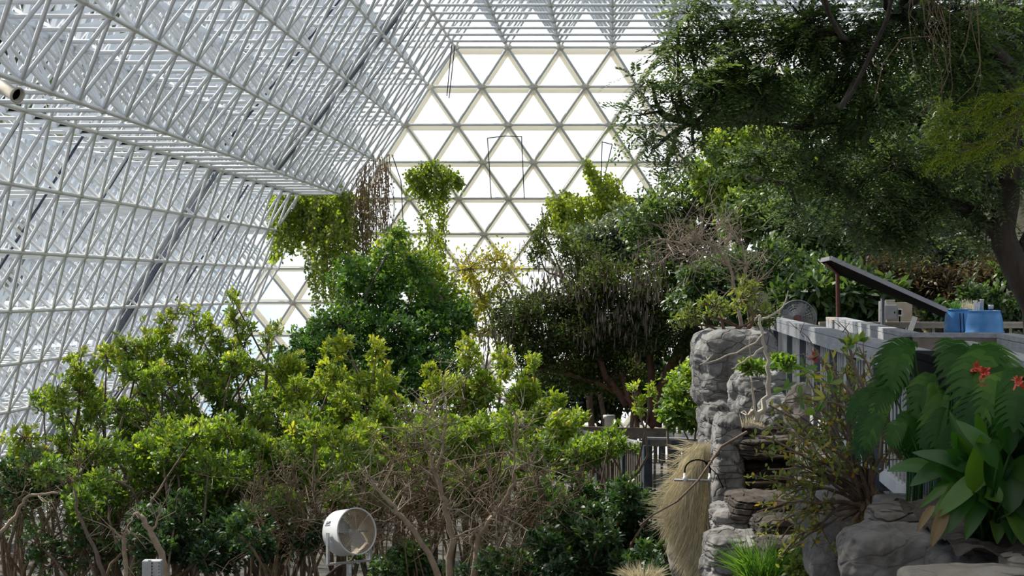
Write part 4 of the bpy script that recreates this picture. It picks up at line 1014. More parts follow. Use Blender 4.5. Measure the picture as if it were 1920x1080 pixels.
g = Geo(); pt_ = P(1570.5, 514, d0 + 2.0); pb = P(1573, 720, d0 + 2.0); g.segs([pb], [pt_], .032, None, 8); g.build('post', M['redpost'], root, O)
g = Geo(); g.segs([P(1546, 492, d0 + .6)], [pt_], .02, None, 6); g.build('brace', M['redpost'], root, O)
g = Geo(); pq = P(1655, 560, d0 + 2.15); g.segs([P(1656, 720, d0 + 2.15)], [pq], .03, None, 8); g.build('rear_post', M['grey'], root, O)
g = Geo(); g.box(pb + V3(0, 0, .95), (.06, .06, .05)); g.build('post_collar', M['redpost'], root, O, False)
# pedestal fan behind the railing
d = 30.6; c = P(1495, 598, d); R = 35 * d / F
root = empty('pedestal_fan', V3(c[0], d, ZD), 'large round wire-guard pedestal fan behind the start of the long railing', 'fan'); O = np.array(root.location)
ax = norm(V3(-.12, -1, 0)); U = norm(np.cross(ax, V3(0, 0, 1))); W = np.cross(U, ax)
g = Geo()
for k in range(14): g.ring(c + ax * (.09 - .05 * ((k + 1) / 14) ** 2), ax, R * (.2 + .8 * (k + 1) / 14), .003, 36, 3)
for k in range(30):
    an = k * math.pi / 15; dv = math.cos(an) * U + math.sin(an) * W; g.segs([c + ax * .09 + dv * R * .12], [c + ax * .04 + dv * R], .003, None, 3)
g.ring(c + ax * .04, ax, R, .008, 40, 5); gf = g.build('front_guard', M['darkwire'], root, O)
g = Geo(); g.lathe([(0, .11), (.05, .11), (.05, .08), (0, .08)], c, ax, 16); g.build('hub_badge', M['redpost'], gf, O)
g = Geo()
for k in range(30):
    an = k * math.pi / 15; dv = math.cos(an) * U + math.sin(an) * W; g.segs([c - ax * .1 + dv * R * .2], [c + ax * .04 + dv * R], .003, None, 3)
for k in range(8): g.ring(c - ax * (.1 - .1 * (k + 1) / 8), ax, R * (k + 1) / 8, .003, 36, 3)
g.build('rear_guard', M['darkwire'], root, O)
def blade(g, c, ax, an, R, U, W, wid=.5, pitch=.35):
    dv = math.cos(an) * U + math.sin(an) * W; tv = np.cross(ax, dv); v = []
    for i in range(6):
        t = .15 + .75 * i / 5; ww = R * wid * (.35 + .65 * math.sin(math.pi * min(1, .25 + .6 * i / 5)))
        for s in (-.5, 0, .5): v.append(c + dv * R * t + tv * s * ww + ax * (s * ww * pitch))
    g.add(v, [(i * 3 + j, i * 3 + j + 1, i * 3 + j + 4, i * 3 + j + 3) for i in range(5) for j in range(2)])
for k in range(4):
    g = Geo(); blade(g, c, ax, .4 + k * math.pi / 2, R, U, W, .55); g.build('fan_blade', M['grey'], root, O)
g = Geo(); g.lathe([(0, .04), (.05, .04), (.07, -.05), (.09, -.12), (.09, -.3), (.05, -.34), (0, -.34)], c, ax, 18); g.build('motor', M['black'], root, O)
g = Geo(); g.segs([c - ax * .2 - V3(0, 0, .06)], [V3(c[0], d + .2, ZD)], .028, None, 10); g.build('pole', M['black'], root, O)
g = Geo(); g.lathe([(0, 0), (.25, 0), (.25, .03), (.06, .06), (0, .06)], V3(c[0], d + .2, ZD), (0, 0, 1), 24); g.build('base', M['black'], root, O)

# ------------------------------------------------------------------ white drum fan on a post
d = 30.0
cf = P(669.5, 996, d); axf = norm(V3(.62, -.78, .16)); R = 43.5 * d / F; Ld = .40
root = empty('drum_fan', V3(P(648, 1060, d)[0], d, GZ), 'white drum fan with wire grille on a metal yoke and post', 'fan'); O = np.array(root.location)
U = norm(np.cross(axf, V3(0, 0, 1))); W = np.cross(U, axf)
g = Geo(); cb_ = cf - axf * Ld
g.lathe([(R * .985, 0), (R, .01), (R, Ld - .02), (R * 1.02, Ld - .018), (R * 1.02, Ld), (R * .97, Ld), (R * .965, Ld - .02)], cb_, axf, 48); hs = g.build('drum_housing', M['fanwhite'], root, O)
g = Geo(); g.lathe([(R * .965, Ld - .02), (R * .965, .01), (R * .985, 0)], cb_, axf, 48); g.build('drum_lining', M['fanin'], hs, O)
def on_drum(sa, sl): 
    an = sa; dv = math.cos(an) * U + math.sin(an) * W; return cb_ + axf * sl + dv * R * 1.004, dv
# printed emblem: dark block with pale cut-outs above a short row of letters
emb = Geo(); cut = Geo()
best = min(np.linspace(0, 2 * math.pi, 720), key=lambda a_: abs((on_drum(a_, .13)[0] - P(624, 985, d))[0]) + abs((on_drum(a_, .13)[0] - P(624, 985, d))[2]) + (5 if on_drum(a_, .13)[1][1] > -.0 else 0))
def patch(g, a0_, a1_, l0, l1, h=1.004):
    v = []
    for i in range(5):
        dv = math.cos(a0_ + (a1_ - a0_) * i / 4) * U + math.sin(a0_ + (a1_ - a0_) * i / 4) * W
        v += [cb_ + axf * l0 + dv * R * h, cb_ + axf * l1 + dv * R * h]
    g.add(v, [(2 * i, 2 * i + 1, 2 * i + 3, 2 * i + 2) for i in range(4)])
sgn = 1 if on_drum(best + .1, .1)[0][2] > on_drum(best, .1)[0][2] else -1
A_ = lambda o_: best + sgn * o_
patch(emb, A_(.04), A_(.17), .07, .118); patch(emb, A_(.055), A_(.175), .122, .18); patch(emb, A_(.045), A_(.075), .118, .125)
for i, (lo, hi) in enumerate(((.06, .075), (.082, .104), (.110, .132), (.138, .160), (.166, .186))): patch(emb, A_(-.05), A_(.015 if i != 0 else .03), lo, hi)
patch(cut, A_(.09), A_(.135), .085, .104, 1.007); patch(cut, A_(.10), A_(.17), .128, .142, 1.007)
for lo, hi in ((.089, .097), (.117, .125), (.145, .153), (.172, .180)): patch(cut, A_(-.033), A_(-.005), lo, hi, 1.007)
e_ = emb.build('printed_emblem', M['navy'], hs, O, False); cut.build('emblem_cutout', M['fanwhite'], hs, O, False)
g = Geo()
for k in range(13): g.ring(cf - axf * .01, axf, R * .97 * (k + 1) / 13, .0022, 40, 3)
for k in range(8):
    dv = math.cos(k * math.pi / 4) * U + math.sin(k * math.pi / 4) * W; g.segs([cf - axf * .01], [cf - axf * .01 + dv * R * .98], .003, None, 4)
g.build('front_grille', M['wire'], root, O)
g = Geo()
for k in range(13): g.ring(cb_, axf, R * .97 * (k + 1) / 13, .0022, 40, 3)
g.build('rear_grille', M['wire'], root, O)
cm = cf - axf * .2
for k in range(4):
    g = Geo(); blade(g, cm, axf, .75 + k * math.pi / 2, R * .98, U, W, .62, .4); g.build('fan_blade', M['fanin'] if k % 2 else M['galv'], root, O)
g = Geo(); g.lathe([(0, .06), (.04, .06), (.05, .03), (.05, -.12), (.03, -.15), (0, -.15)], cm, axf, 16); g.build('hub', M['galv'], root, O)
g = Geo(); g.segs([cm], [cm + U * R * .97], .012, None, 6); g.segs([cm], [cm - U * R * .97], .012, None, 6); g.build('motor_strut', M['darkwire'], root, O)
zc = P(650, 1057, d)[2]; cc = (cf + cb_) / 2
hx = norm(V3(U[0], U[1], 0)); 
yl = []
for s in (-1, 1):
    p_top = cc + hx * s * (R + .035); p_bot = V3(p_top[0], p_top[1], zc); yl.append(p_bot)
    g = Geo(); g.beam(V3(p_top[0], p_top[1], cc[2] + .02), p_bot, .05, .03, up=hx); g.build('yoke_arm', M['galv'], root, O, False)
g = Geo(); g.beam(yl[0], yl[1], .05, .03); g.build('yoke_bar', M['galv'], root, O, False)
pc = (yl[0] + yl[1]) / 2; pc = V3(pc[0], pc[1], zc)
g = Geo(); g.box(V3(pc[0], pc[1], (zc + GZ) / 2 - .02), (.036, .036, (zc - GZ) / 2), bev=.005); g.build('post', M['galv'], root, O, False)
g = Geo(); g.box(V3(pc[0] + .015, pc[1] - .042, zc - .09), (.018, .006, .055), bev=.002); g.build('clamp_plate', M['pvc'], root, O, False)
# grey sheet metal post
d = 30.2; a_ = P(268.5, 1050, d); b_ = P(303, 1050, d); root = empty('sheet_metal_post', V3((a_[0] + b_[0]) / 2, d, GZ), 'grey sheet-metal box post with a riveted centre channel at the bottom edge', 'post'); O = np.array(root.location)
cx = (a_[0] + b_[0]) / 2; hw = (b_[0] - a_[0]) / 2
g = Geo(); g.box(V3(cx, d, (a_[2] + GZ) / 2), (hw, .10, (a_[2] - GZ) / 2), bev=.008); g.build('box_body', M['galv'], root, O, False)
g = Geo(); g.box(V3(cx - .02, d - .108, (a_[2] + GZ) / 2 + .015), (.022, .012, (a_[2] - GZ) / 2), bev=.004); ch = g.build('centre_channel', M['galv'], root, O, False)
g = Geo()
for i in range(24):
    z = a_[2] - .03 - i * .045; g.box(V3(cx + .015, d - .118, z), (.006, .006, .009)); g.box(V3(cx + hw - .02, d - .102, z), (.005, .005, .008))
g.build('rivet_row', M['black'], ch, O, False)

# ------------------------------------------------------------------ rocks
def rock(name, label, px0, px1, py0, py1, d, depth, seed, mat='rock', box=4, amp=.10, strata=.0, sfreq=9, sub=5, group=None, taper=0., lean=0.):
    a = P(px0, py0, d); b = P(px1, py1, d); c = (a + b) / 2; half = V3((b[0] - a[0]) / 2, depth / 2, (a[2] - b[2]) / 2); c[1] += depth / 2 - .1
    bm = bmesh.new(); bmesh.ops.create_icosphere(bm, subdivisions=sub, radius=1.0)
    off = Vector((seed * 3.7, seed * 1.3, seed * 2.1)); sm = float(min(half[0], half[2]))
    for v in bm.verts:
        p = v.co.normalized(); nn = p.copy()
        k = (abs(p.x) ** box + abs(p.y) ** box + abs(p.z) ** box) ** (1 / box); p = p / k
        q = Vector((p.x * half[0], p.y * half[1], p.z * half[2]))
        f1 = mnoise.fractal(q * (1.1 / max(sm, .15)) * .9 + off, 1.0, 2.0, 3)
        f2 = mnoise.fractal(q * 6 + off, .9, 2.1, 5)
        rd = mnoise.ridged_multi_fractal(q * (1.6 / max(sm, .2)) + off, 1.0, 2.0, 3, 1.0, 2.0)
        q += nn * (amp * sm * (f1 * 1.4 + f2 * .35 - max(0, rd - 1.2) * .55))
        if strata:
            zz = q.z * sfreq + 1.1 * mnoise.noise(q * 1.4 + off); fr_ = zz - math.floor(zz)
            ins = mnoise.noise(Vector((math.floor(zz) * 7.3, seed, 0))) * strata + (-strata * .9 if fr_ < .16 else 0)
            q.x *= 1 + ins; q.y *= 1 + ins
        t = (q.z / half[2] + 1) / 2
        q.x = q.x * (1 - taper * t) + lean * t * half[0]
        v.co = q
    me = bpy.data.meshes.new(name); bm.to_mesh(me); bm.free()
    for p in me.polygons: p.use_smooth = True
    me.materials.append(M[mat]); o = bpy.data.objects.new(name, me); COL.objects.link(o); o.location = c
    tag(o, label, 'rock', group); return o
rock('rock_wall', 'tall rounded grey rock wall at the start of the long railing', 1310, 1462, 618, 772, 27.4, 1.6, 1, 'rock', 5, .10, .03, 5, 6)
rock('rock_column', 'fluted lower rock column under the rounded rock wall', 1318, 1402, 740, 935, 27.2, 1.3, 2, 'rock', 4, .16, .05, 4, 6)
rock('boulder', 'bulging grey boulder with small ferns on its top, below the railing', 1378, 1502, 690, 800, 26.0, 1.2, 3, 'rock', 3.2, .18, .02, 4, 6)
rock('boulder', 'small knobbly boulder above the dark ledges', 1432, 1492, 742, 812, 24.6, .8, 4, 'rock', 2.6, .2, 0, 4, 5)
rock('boulder', 'light brown boulder beneath the railing posts', 1486, 1600, 722, 830, 22.6, .9, 5, 'rockbrown', 3, .18, .02, 5, 5)
rock('rock_pillar', 'narrow rock pillar of stacked blocky stones', 1334, 1402, 776, 975, 24.0, .8, 6, 'rock', 5, .12, .10, 4.2, 6, taper=.32)
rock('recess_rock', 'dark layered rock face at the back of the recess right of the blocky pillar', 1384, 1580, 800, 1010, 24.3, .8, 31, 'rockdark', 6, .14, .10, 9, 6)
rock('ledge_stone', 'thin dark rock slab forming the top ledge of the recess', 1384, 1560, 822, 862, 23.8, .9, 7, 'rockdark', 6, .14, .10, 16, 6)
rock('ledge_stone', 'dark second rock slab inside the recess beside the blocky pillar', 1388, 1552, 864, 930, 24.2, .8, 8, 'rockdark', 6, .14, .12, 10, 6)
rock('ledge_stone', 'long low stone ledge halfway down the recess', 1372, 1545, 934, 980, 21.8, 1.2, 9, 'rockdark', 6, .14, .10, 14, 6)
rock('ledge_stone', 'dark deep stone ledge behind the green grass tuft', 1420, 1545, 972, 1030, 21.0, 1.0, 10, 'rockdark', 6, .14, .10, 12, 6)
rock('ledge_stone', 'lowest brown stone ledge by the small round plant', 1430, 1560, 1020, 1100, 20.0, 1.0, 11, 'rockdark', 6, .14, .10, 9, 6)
rock('boulder', 'pale-edged grey boulder at the foot of the blocky pillar', 1340, 1432, 948, 1020, 22.0, .9, 12, 'rock', 3.6, .16, .04, 7, 6)
rock('boulder', 'grey boulder behind the green grass tuft at the bottom edge', 1325, 1440, 1005, 1120, 20.8, 1.0, 13, 'rock', 4, .15, .05, 6, 6)
rock('boulder', 'dark shadowed boulder under the spreading euphorbia branches', 1500, 1562, 918, 1010, 18.2, .7, 14, 'rocksmooth', 3, .16, 0, 4, 5)
rock('boulder', 'smooth tan-grey boulder below the shaggy shrub base', 1528, 1660, 925, 1120, 14.6, 1.0, 15, 'rocksmooth', 3.4, .14, 0, 4, 6)
rock('boulder', 'wide grey foreground boulder along the bottom edge', 1588, 1790, 992, 1110, 9.6, .5, 16, 'rocksmooth', 3.6, .16, 0, 4, 6)
rock('boulder', 'rounded dark grey boulder under the paddle-leaved plant', 1748, 1880, 1024, 1130, 9.3, .45, 17, 'rocksmooth', 2.8, .14, 0, 4, 6)
rock('flat_stone', 'flat pale stone slab beside the shaggy shrub base', 1644, 1790, 955, 1000, 11.2, .6, 18, 'rockbrown', 5, .14, .06, 20, 6)
rock('flat_stone', 'upper flat stone slab behind the paddle-leaved plant', 1652, 1760, 935, 962, 12.2, .5, 19, 'rocksmooth', 5, .12, .05, 20, 5)
rock('flat_stone', 'tan stone shelf cut by the lower right corner', 1695, 1960, 1066, 1120, 8.2, .35, 20, 'rocktan', 4, .16, .05, 18, 6)
rock('flat_stone', 'small tan stone at the right edge above the corner shelf', 1886, 1970, 1040, 1085, 8.9, .3, 21, 'rocktan', 4, .16, .05, 18, 5)
g = grid_mesh(np.linspace(1.86, 2.32, 30), np.linspace(8.9, 10.4, 40), lambda x, y: -1.10 + .05 * (y - 9) + .04 * mnoise.fractal(Vector((x * 5, y * 5, 1)), 1, 2, 4))
tag(g.build('soil_bed', M['soil'], None), kind='structure')

# --- straw-covered slope
c = P(1290, 990, 25.4)
mound = rock('straw_mound', 'straw-covered tan mound hanging beside the blocky rock pillar', 1254, 1348, 850, 1120, 24.8, .9, 22, 'rocktan', 2.6, .16, 0, 4, 5, lean=.35)
mound['category'] = 'mound'
n = 9000
g = Geo()
u = rng.random(n); yy = 825 + u * 260
left = np.interp(yy, [825, 860, 930, 990, 1040, 1085], [1304, 1280, 1244, 1254, 1288, 1302]); right = np.interp(yy, [825, 900, 1000, 1085], [1338, 1334, 1342, 1340])
xx = left + (right - left) * rng.random(n); dd = 24.72 + .12 * rng.random(n) - .25 * np.sin((xx - left) / (right - left) * math.pi)
p0 = np.stack([(xx - 960) * dd / F, dd, (HZ - yy) * dd / F], 1)
dv = norm(np.stack([-.30 + .25 * rng.normal(size=n), -.1 + .2 * rng.normal(size=n), -1 + .1 * rng.normal(size=n)], 1))
g.leaves(p0, dv, norm(V3(0, -1, 0) + rdir(n) * .6), .10 + .22 * rng.random(n), .006, rng.random(n), 'diamond')
n2 = 260; yy = 825 + 160 * rng.random(n2); left = np.interp(yy, [825, 860, 930, 990], [1304, 1280, 1244, 1254]); dd = np.full(n2, 24.6)
p0 = np.stack([(left + 8 * rng.random(n2) - 960) * dd / F, dd, (HZ - yy) * dd / F], 1)
g.leaves(p0, norm(V3(-.9, -.2, -.2) + rdir(n2) * .5), norm(V3(0, -1, 0) + rdir(n2) * .6), .12 + .22 * rng.random(n2), .006, rng.random(n2), 'diamond')
o = g.build('dried_grass', M['straw'], mound, mound.location); o['kind'] = 'stuff'; o['label'] = 'matted dry straw'
tuft('straw_tuft', 'shaggy grey-tan straw tuft poking up at the bottom edge below the dark mangrove', P(1205, 1092, 27.5), 420, .34, .20, 'straw', .006, lean=1.1, tint=(0, .8))
# --- irrigation loop
d = 23.4; root = empty('irrigation_loop', P(1300, 902, d), 'grey irrigation pipe with a black hose arched over it beside the pillar', 'pipe'); O = np.array(root.location)
g = Geo(); g.segs([P(1264, 900, d)], [P(1332, 902, d)], .014, None, 10, caps=True); g.build('pipe', M['grey'], root, O)
g = Geo(); a = np.linspace(math.pi, 0, 14); q = [P(1284, 886, d)] + [P(1308 + 24 * math.cos(t), 882 - 20 * math.sin(t), d) for t in a] + [P(1331, 892, d)]; g.path(np.array(q), .009, None, 7)
g.path(np.array([P(1322, 868, d), P(1336, 861, d), P(1348, 852, d + .2), P(1350, 840, d + .3)]), .006, None, 6); g.path(np.array([P(1322, 868, d), P(1345, 890, d), P(1356, 915, d + .1)]), .006, None, 6); g.build('hose', M['black'], root, O)
for x in (1284, 1331):
    g = Geo(); g.lathe([(0, 0), (.022, 0), (.022, .05), (.016, .05), (.016, .09), (0, .09)], P(x, 903, d), (0, 0, 1), 12); g.build('tee_fitting', M['pvc'] if x == 1284 else M['galv'], root, O)
g = Geo(); q = np.array([P(1400, 810, d + .2), P(1352, 838, d - .1), P(1310, 900, d - .3), P(1270, 940, d - .3), P(1225, 965, d - .2), P(1200, 985, d)]); g.path(q, .016, .008, 6); o = g.build('bowed_stem', M['bark'], None, q[0]); tag(o, 'bare tan stem crossing diagonally behind the irrigation pipe', 'stem')

# ------------------------------------------------------------------ plants on the rocks
plant('succulent_shrub', 'pale green shrub with orange-brown dead fronds on top of the rock wall', 'shrub', P(1375, 625, 28),
      [B(1300, 592, 28, 30, 16), B(1340, 575, 28, 40, 22), B(1395, 560, 28, 34, 24), B(1430, 590, 28, 30, 18), B(1275, 600, 28, 20, 10), B(1400, 530, 28.2, 20, 14)], 100,
      dict(k=9, L=.10, W=.028, spread=.06, up=.3, tint=(.0, .8), grad=.3), 'euphorbia', 'barkred', r0=.025, shell=.4, twigs=.9)
g = Geo(); 
bare('dry_branch_shrub', 'pale bleached leafless shrub hanging before the forest above the rock wall', P(1390, 622, 30), [
    (PP(30, (1390, 622), (1385, 560), (1370, 500), (1340, 460), (1290, 440)), .03, .008), (PP(30, (1370, 500), (1330, 480), (1270, 470)), .014, .006), (PP(30, (1385, 560), (1400, 500), (1390, 450), (1350, 420)), .018, .006),
    (PP(30, (1340, 460), (1300, 450), (1250, 455)), .012, .005), (PP(30, (1400, 620), (1420, 560), (1400, 520)), .016, .006)], .03, 'twigpale', sub=34, sublen=.6, tw=.004)
bare('pale_sapling', 'slender pale sapling trunk leaning in front of the rock wall', P(1418, 790, 23.6), [
    (PP(23.6, (1418, 790), (1430, 770), (1440, 735), (1442, 700), (1436, 660), (1428, 625), (1425, 590)), .036, .014), (PP(23.6, (1432, 652), (1410, 668), (1390, 680), (1372, 692)), .016, .008),
    (PP(23.6, (1430, 628), (1415, 645), (1380, 660), (1345, 675), (1312, 684)), .012, .006), (PP(23.6, (1418, 788), (1412, 740), (1408, 705)), .016, .008), (PP(23.6, (1410, 770), (1404, 780), (1398, 778)), .02, .012),
    (PP(23.6, (1426, 600), (1450, 590), (1470, 575), (1478, 545)), .014, .007)], .03, 'barkcream', sub=1, sublen=.25)
for px, py, d_, words, w_ in ((1420, 692, 25.4, 'small dark fern clump on top of the bulging boulder', 30), (1462, 680, 26.2, 'small leafy clump between the bulging boulder and the railing foot', 20), (1478, 686, 25, 'tiny fern at the foot of the third railing post', 16), (1402, 690, 25.2, 'upright grassy fern beside the sapling on the bulging boulder', 12)):
    plant('fern_clump', words, 'fern', P(px, py + 8, d_), [B(px, py, d_, w_, 9)], 46, dict(k=6, L=.09, W=.03, spread=.04, up=.8, tint=(.2, .9), grad=.2), 'green', 'twigbrown', r0=.006, twigs=.5, twig=.003)
tuft('wispy_grass', 'wispy dry pale grass in the cleft right of the blocky pillar', P(1410, 815, 24.8), 200, .34, .14, 'straw', .004)
tuft('grass_tuft', 'bright green grass tuft at the bottom edge before the grey boulder', P(1428, 1100, 19.4), 520, .62, .17, 'grass', .007, lean=.75)
plant('small_rosette', 'small round yellow-green plant at the bottom edge right of the grass tuft', 'plant', P(1508, 1095, 18.6), [B(1508, 1062, 18.6, 20, 18), B(1490, 1075, 18.6, 14, 10)], 70, dict(k=7, L=.06, W=.03, spread=.04, up=.4, tint=(.0, .6), grad=.4), 'euphorbia', 'twigbrown', r0=.006, twigs=.6, twig=.003)

# euphorbia: arching stems with small leaves near their tips
eb_ = P(1628, 945, 13.8); root = empty('spreading_shrub', eb_, 'sprawling shrub with arching brown stems and small yellowing leaves', 'shrub'); gw, gl, gd = Geo(), Geo(), Geo()
ends = [(1400, 905), (1420, 960), (1465, 1010), (1425, 845), (1450, 790), (1500, 745), (1530, 700), (1560, 660), (1585, 640), (1610, 650), (1480, 870), (1440, 880), (1500, 840), (1560, 780), (1540, 830), (1590, 740), (1620, 720), (1640, 760), (1515, 800), (1470, 930), (1500, 960), (1520, 1000), (1660, 800), (1575, 850), (1540, 900), (1600, 830), (1500, 690), (1555, 720)]
ends = ends + [(x + rng.normal() * 22, y + rng.normal() * 22) for x, y in ends[:24]]
for i, (x, y) in enumerate(ends):
    dd = 13.8 + rng.normal() * .35
    e = P(x, y, dd); m = P(1628 + (x - 1628) * .5 + rng.normal() * 12, 935 + (y - 935) * .5 - 26 + rng.normal() * 14, (13.8 + dd) / 2)
    t = np.linspace(0, 1, 9)[:, None]; q = (1 - t) ** 2 * (eb_ + rdir(1)[0] * .03) + 2 * t * (1 - t) * m + t ** 2 * e
    q[1:-1] += rng.normal(size=(7, 3)) * .012
    gw.path(q, .013, .005, 6)
    for j in range(3):
        s = q[4 + j]; e2 = s + norm(q[-1] - q[4] + rng.normal(size=3) * .25) * .2; gw.segs([s], [e2], .005, .003, 5)
        k = 10; pos = s + (e2 - s) * (.5 + .5 * rng.random((k, 1))); gl.leaves(pos, norm(rdir(k) + V3(0, 0, .3)), norm(rdir(k) + V3(0, 0, 1)), .028 + .028 * rng.random(k), .020, np.clip(rng.random(k) ** 1.5 + .05, 0, .95), 'oval')
    k = 16; pos = q[5] + (q[-1] - q[5]) * rng.random((k, 1)) + rdir(k) * .03
    gl.leaves(pos, norm(rdir(k) + V3(0, 0, .4)), norm(rdir(k) + V3(0, 0, 1)), .028 + .032 * rng.random(k), .022, np.clip(rng.random(k) ** 1.4, 0, 1), 'oval')
k = 420; pos = eb_ + rdir(k) * (rng.random((k, 1)) ** .5) * V3(.11, .1, .13) + V3(0, 0, .0)
gd.leaves(pos, norm(V3(0, 0, -.9) + rdir(k) * .7), rdir(k), .07, .03, .3 + .7 * rng.random(k), 'oval')
for x in (1625, 1634, 1600, 1575): gw.path(np.array([eb_, P(x, 975, 13.7), P(x + rng.normal() * 4, 1010, 13.6)]), .014, .010, 6)
gw.build('stem', M['bark'], root, eb_); gl.build('foliage', M['euphorbia'], root, eb_); gd.build('dead_leaves', M['dry'], root, eb_)
ls_ = bare('leafless_stems', 'bare brown stems with scattered leaves before the long railing', P(1700, 870, 13.0), [
    (PP(13.0, (1690, 860), (1640, 760), (1600, 690), (1590, 650)), .014, .007), (PP(13.0, (1690, 850), (1650, 730), (1620, 670)), .012, .006), (PP(13.0, (1690, 860), (1600, 740), (1548, 690), (1530, 660)), .013, .007), (PP(13.0, (1665, 800), (1580, 760), (1500, 745)), .012, .006), (PP(13, (1650, 860), (1655, 790), (1660, 760)), .012, .008)], .02, 'bark', sub=3, sublen=.16, tw=.004)
gl, gy = Geo(), Geo(); lb_ = P(1700, 870, 13.0)
for x, y in ((1508, 690), (1512, 700), (1500, 745), (1590, 650), (1612, 640), (1600, 648), (1470, 730), (1555, 720), (1640, 760), (1530, 775)):
    k = 5; gl.leaves(np.repeat(P(x, y, 12.9)[None], k, 0), norm(rdir(k) + V3(0, -.2, .6)), norm(rdir(k) + V3(0, -.6, .6)), .07 + .04 * rng.random(k), .035, .3 + .6 * rng.random(k), 'oval')
for x, y in ((1546, 684), (1556, 690), (1562, 672), (1516, 705), (1548, 745)):
    k = 2; gy.leaves(np.repeat(P(x, y, 12.9)[None], k, 0), norm(rdir(k) + V3(0, -.2, .4)), norm(rdir(k) + V3(0, -.8, .5)), .09, .03, .5 + .5 * rng.random(k), 'oval')
gl.build('foliage', M['green'], ls_, lb_); gy.build('yellow_leaf', M['yellowleaf'], ls_, lb_)
g = Geo(); c_ = P(1526, 668, 18.5); k = 40; g.leaves(c_ + rdir(k) * .02 * V3(.6, .6, 1.6), norm(rdir(k) + V3(0, -.4, .3)), rdir(k), .05, .022, np.full(k, .5), 'oval')
fl_ = g.build('orange_flower', M['red'], None, c_); tag(fl_, 'small orange-red flower spike standing before the long slatted railing', 'flower')
g = Geo(); g.path(np.array([c_, P(1528, 700, 18.4), P(1534, 740, 18.3), P(1540, 790, 18.2)]), .006, .006, 5); g.build('flower_stalk', M['twigbrown'], fl_, c_)
# lobed leaves
def lobed(g, base, d0_, up, L, W, droop, tint, lobes=8):
    d0_ = norm(np.asarray(d0_, float)); side = norm(np.cross(d0_, np.asarray(up, float))); p = np.asarray(base, float).copy(); dd = d0_.copy()
    mid, nn, ds = [], [], []
    for i in range(lobes + 1):
        mid.append(p.copy()); nn.append(np.cross(side, dd)); ds.append(dd.copy()); dd = norm(dd + V3(0, 0, -1) * droop / lobes); p = p + dd * L / lobes
    for i in range(lobes):
        t = (i + .5) / lobes; ww = W / 2 * (math.sin(math.pi * (.12 + .80 * t)) ** .7)
        for s in (-1, 1):
            a_, b_ = mid[i], mid[i + 1]; e_ = (b_ - a_)
            fwd = ds[i] * ww * .45; sd = side * s * ww; up_ = nn[i] * .10 * ww
            i1, i2 = a_ + sd * .42 + fwd * .2 + up_, b_ + sd * .42 + fwd * .2 + up_
            o1, o2 = a_ + e_ * .14 + sd * .78 + fwd * .65 - V3(0, 0, .08 * ww), b_ - e_ * .10 + sd * .78 + fwd * .65 - V3(0, 0, .08 * ww)
            tip = a_ + e_ * .62 + sd * 1.02 + fwd * 1.1 - V3(0, 0, .22 * ww)
            v = [a_, b_, i1, i2, o1, o2, tip]
            if s > 0: f = [(0, 1, 3, 2), (2, 3, 5, 4)]; tt = [(4, 5, 6)]
            else: f = [(0, 2, 3, 1), (2, 4, 5, 3)]; tt = [(4, 6, 5)]
            g.add(v, f, tt, np.clip(tint + rng.normal() * .06, 0, 1))
    e = mid[-1]; g.add([e - side * .02, e + side * .02, e + ds[-1] * L * .12], None, [(0, 1, 2)], tint)
    return mid
pb_ = V3(2.28, 11.6, -1.42)
root = empty('lobed_leaf_plant', pb_, 'large dark green plant with deeply cut drooping leaves against the railing', 'plant'); gl, gp = Geo(), Geo()
LV = [(1712, 640, 12.6, -.5, .5, .62, .34), (1690, 690, 12.5, -.8, .25, .55, .32), (1660, 745, 12.3, -1.0, .1, .5, .3), (1650, 780, 12.2, -.9, -.1, .45, .3), (1745, 700, 12.2, -.4, .1, .5, .3), (1790, 640, 11.6, -.1, .5, .6, .3), (1810, 650, 11.4, -.35, .4, .6, .34), (1835, 645, 11.2, .2, .45, .62, .34), (1850, 660, 11.0, -.25, .3, .6, .36), (1862, 690, 10.9, .4, .2, .5, .34), (1838, 720, 10.9, -.2, .0, .5, .36),
      (1900, 690, 10.4, .1, .2, .45, .32), (1905, 720, 10.3, -.2, .0, .4, .3), (1770, 740, 11.8, -.3, .0, .5, .3), (1730, 780, 12, -.5, -.2, .46, .32), (1760, 800, 11.6, .3, -.2, .4, .28), (1700, 770, 12.1, .1, -.1, .42, .3), (1790, 720, 11.5, .4, .1, .5, .32), (1720, 720, 12.3, .25, .1, .45, .3), (1875, 730, 10.7, .2, -.1, .42, .32), (1640, 730, 12.4, -.6, .3, .4, .24), (1685, 650, 12.6, -.9, .3, .4, .24)]
LV = LV + [(x + rng.normal() * 12, 770 + rng.random() * 45, 11.9 + rng.normal() * .25, rng.normal() * .6, rng.normal() * .2 - .1, .36, .26) for x in range(1690, 1860, 17)]
LV = LV + [(x + 14 + rng.normal() * 16, y + 12 + rng.normal() * 16, dd + rng.normal() * .15, sx + rng.normal() * .4, uz + rng.normal() * .2, L_ * .85, W_ * .85) for x, y, dd, sx, uz, L_, W_ in LV]
for x, y, dd, sx, uz, L_, W_ in LV:
    dd = min(dd, (FA - .10) / max((x - 960) / F - FB, .05))
    s = P(x, y, dd); dr = norm(V3(sx, -.55 + .2 * rng.normal(), uz - .35))
    lobed(gl, s, dr, norm(V3(sx * .2, -.55, .9)), L_ * .60, W_ * .76, 1.6, .15 + .7 * rng.random())
    q = np.array([pb_ + V3((x - 1770) * .0012, 0, 0), (pb_ + s) / 2 + V3(0, -.1, .12), s]); gp.path(q, .008, .005, 6) if rng.random() < .4 else None
gl.build('foliage', M['philo'], root, pb_); gp.build('leaf_stalk', M['philo'], root, pb_)
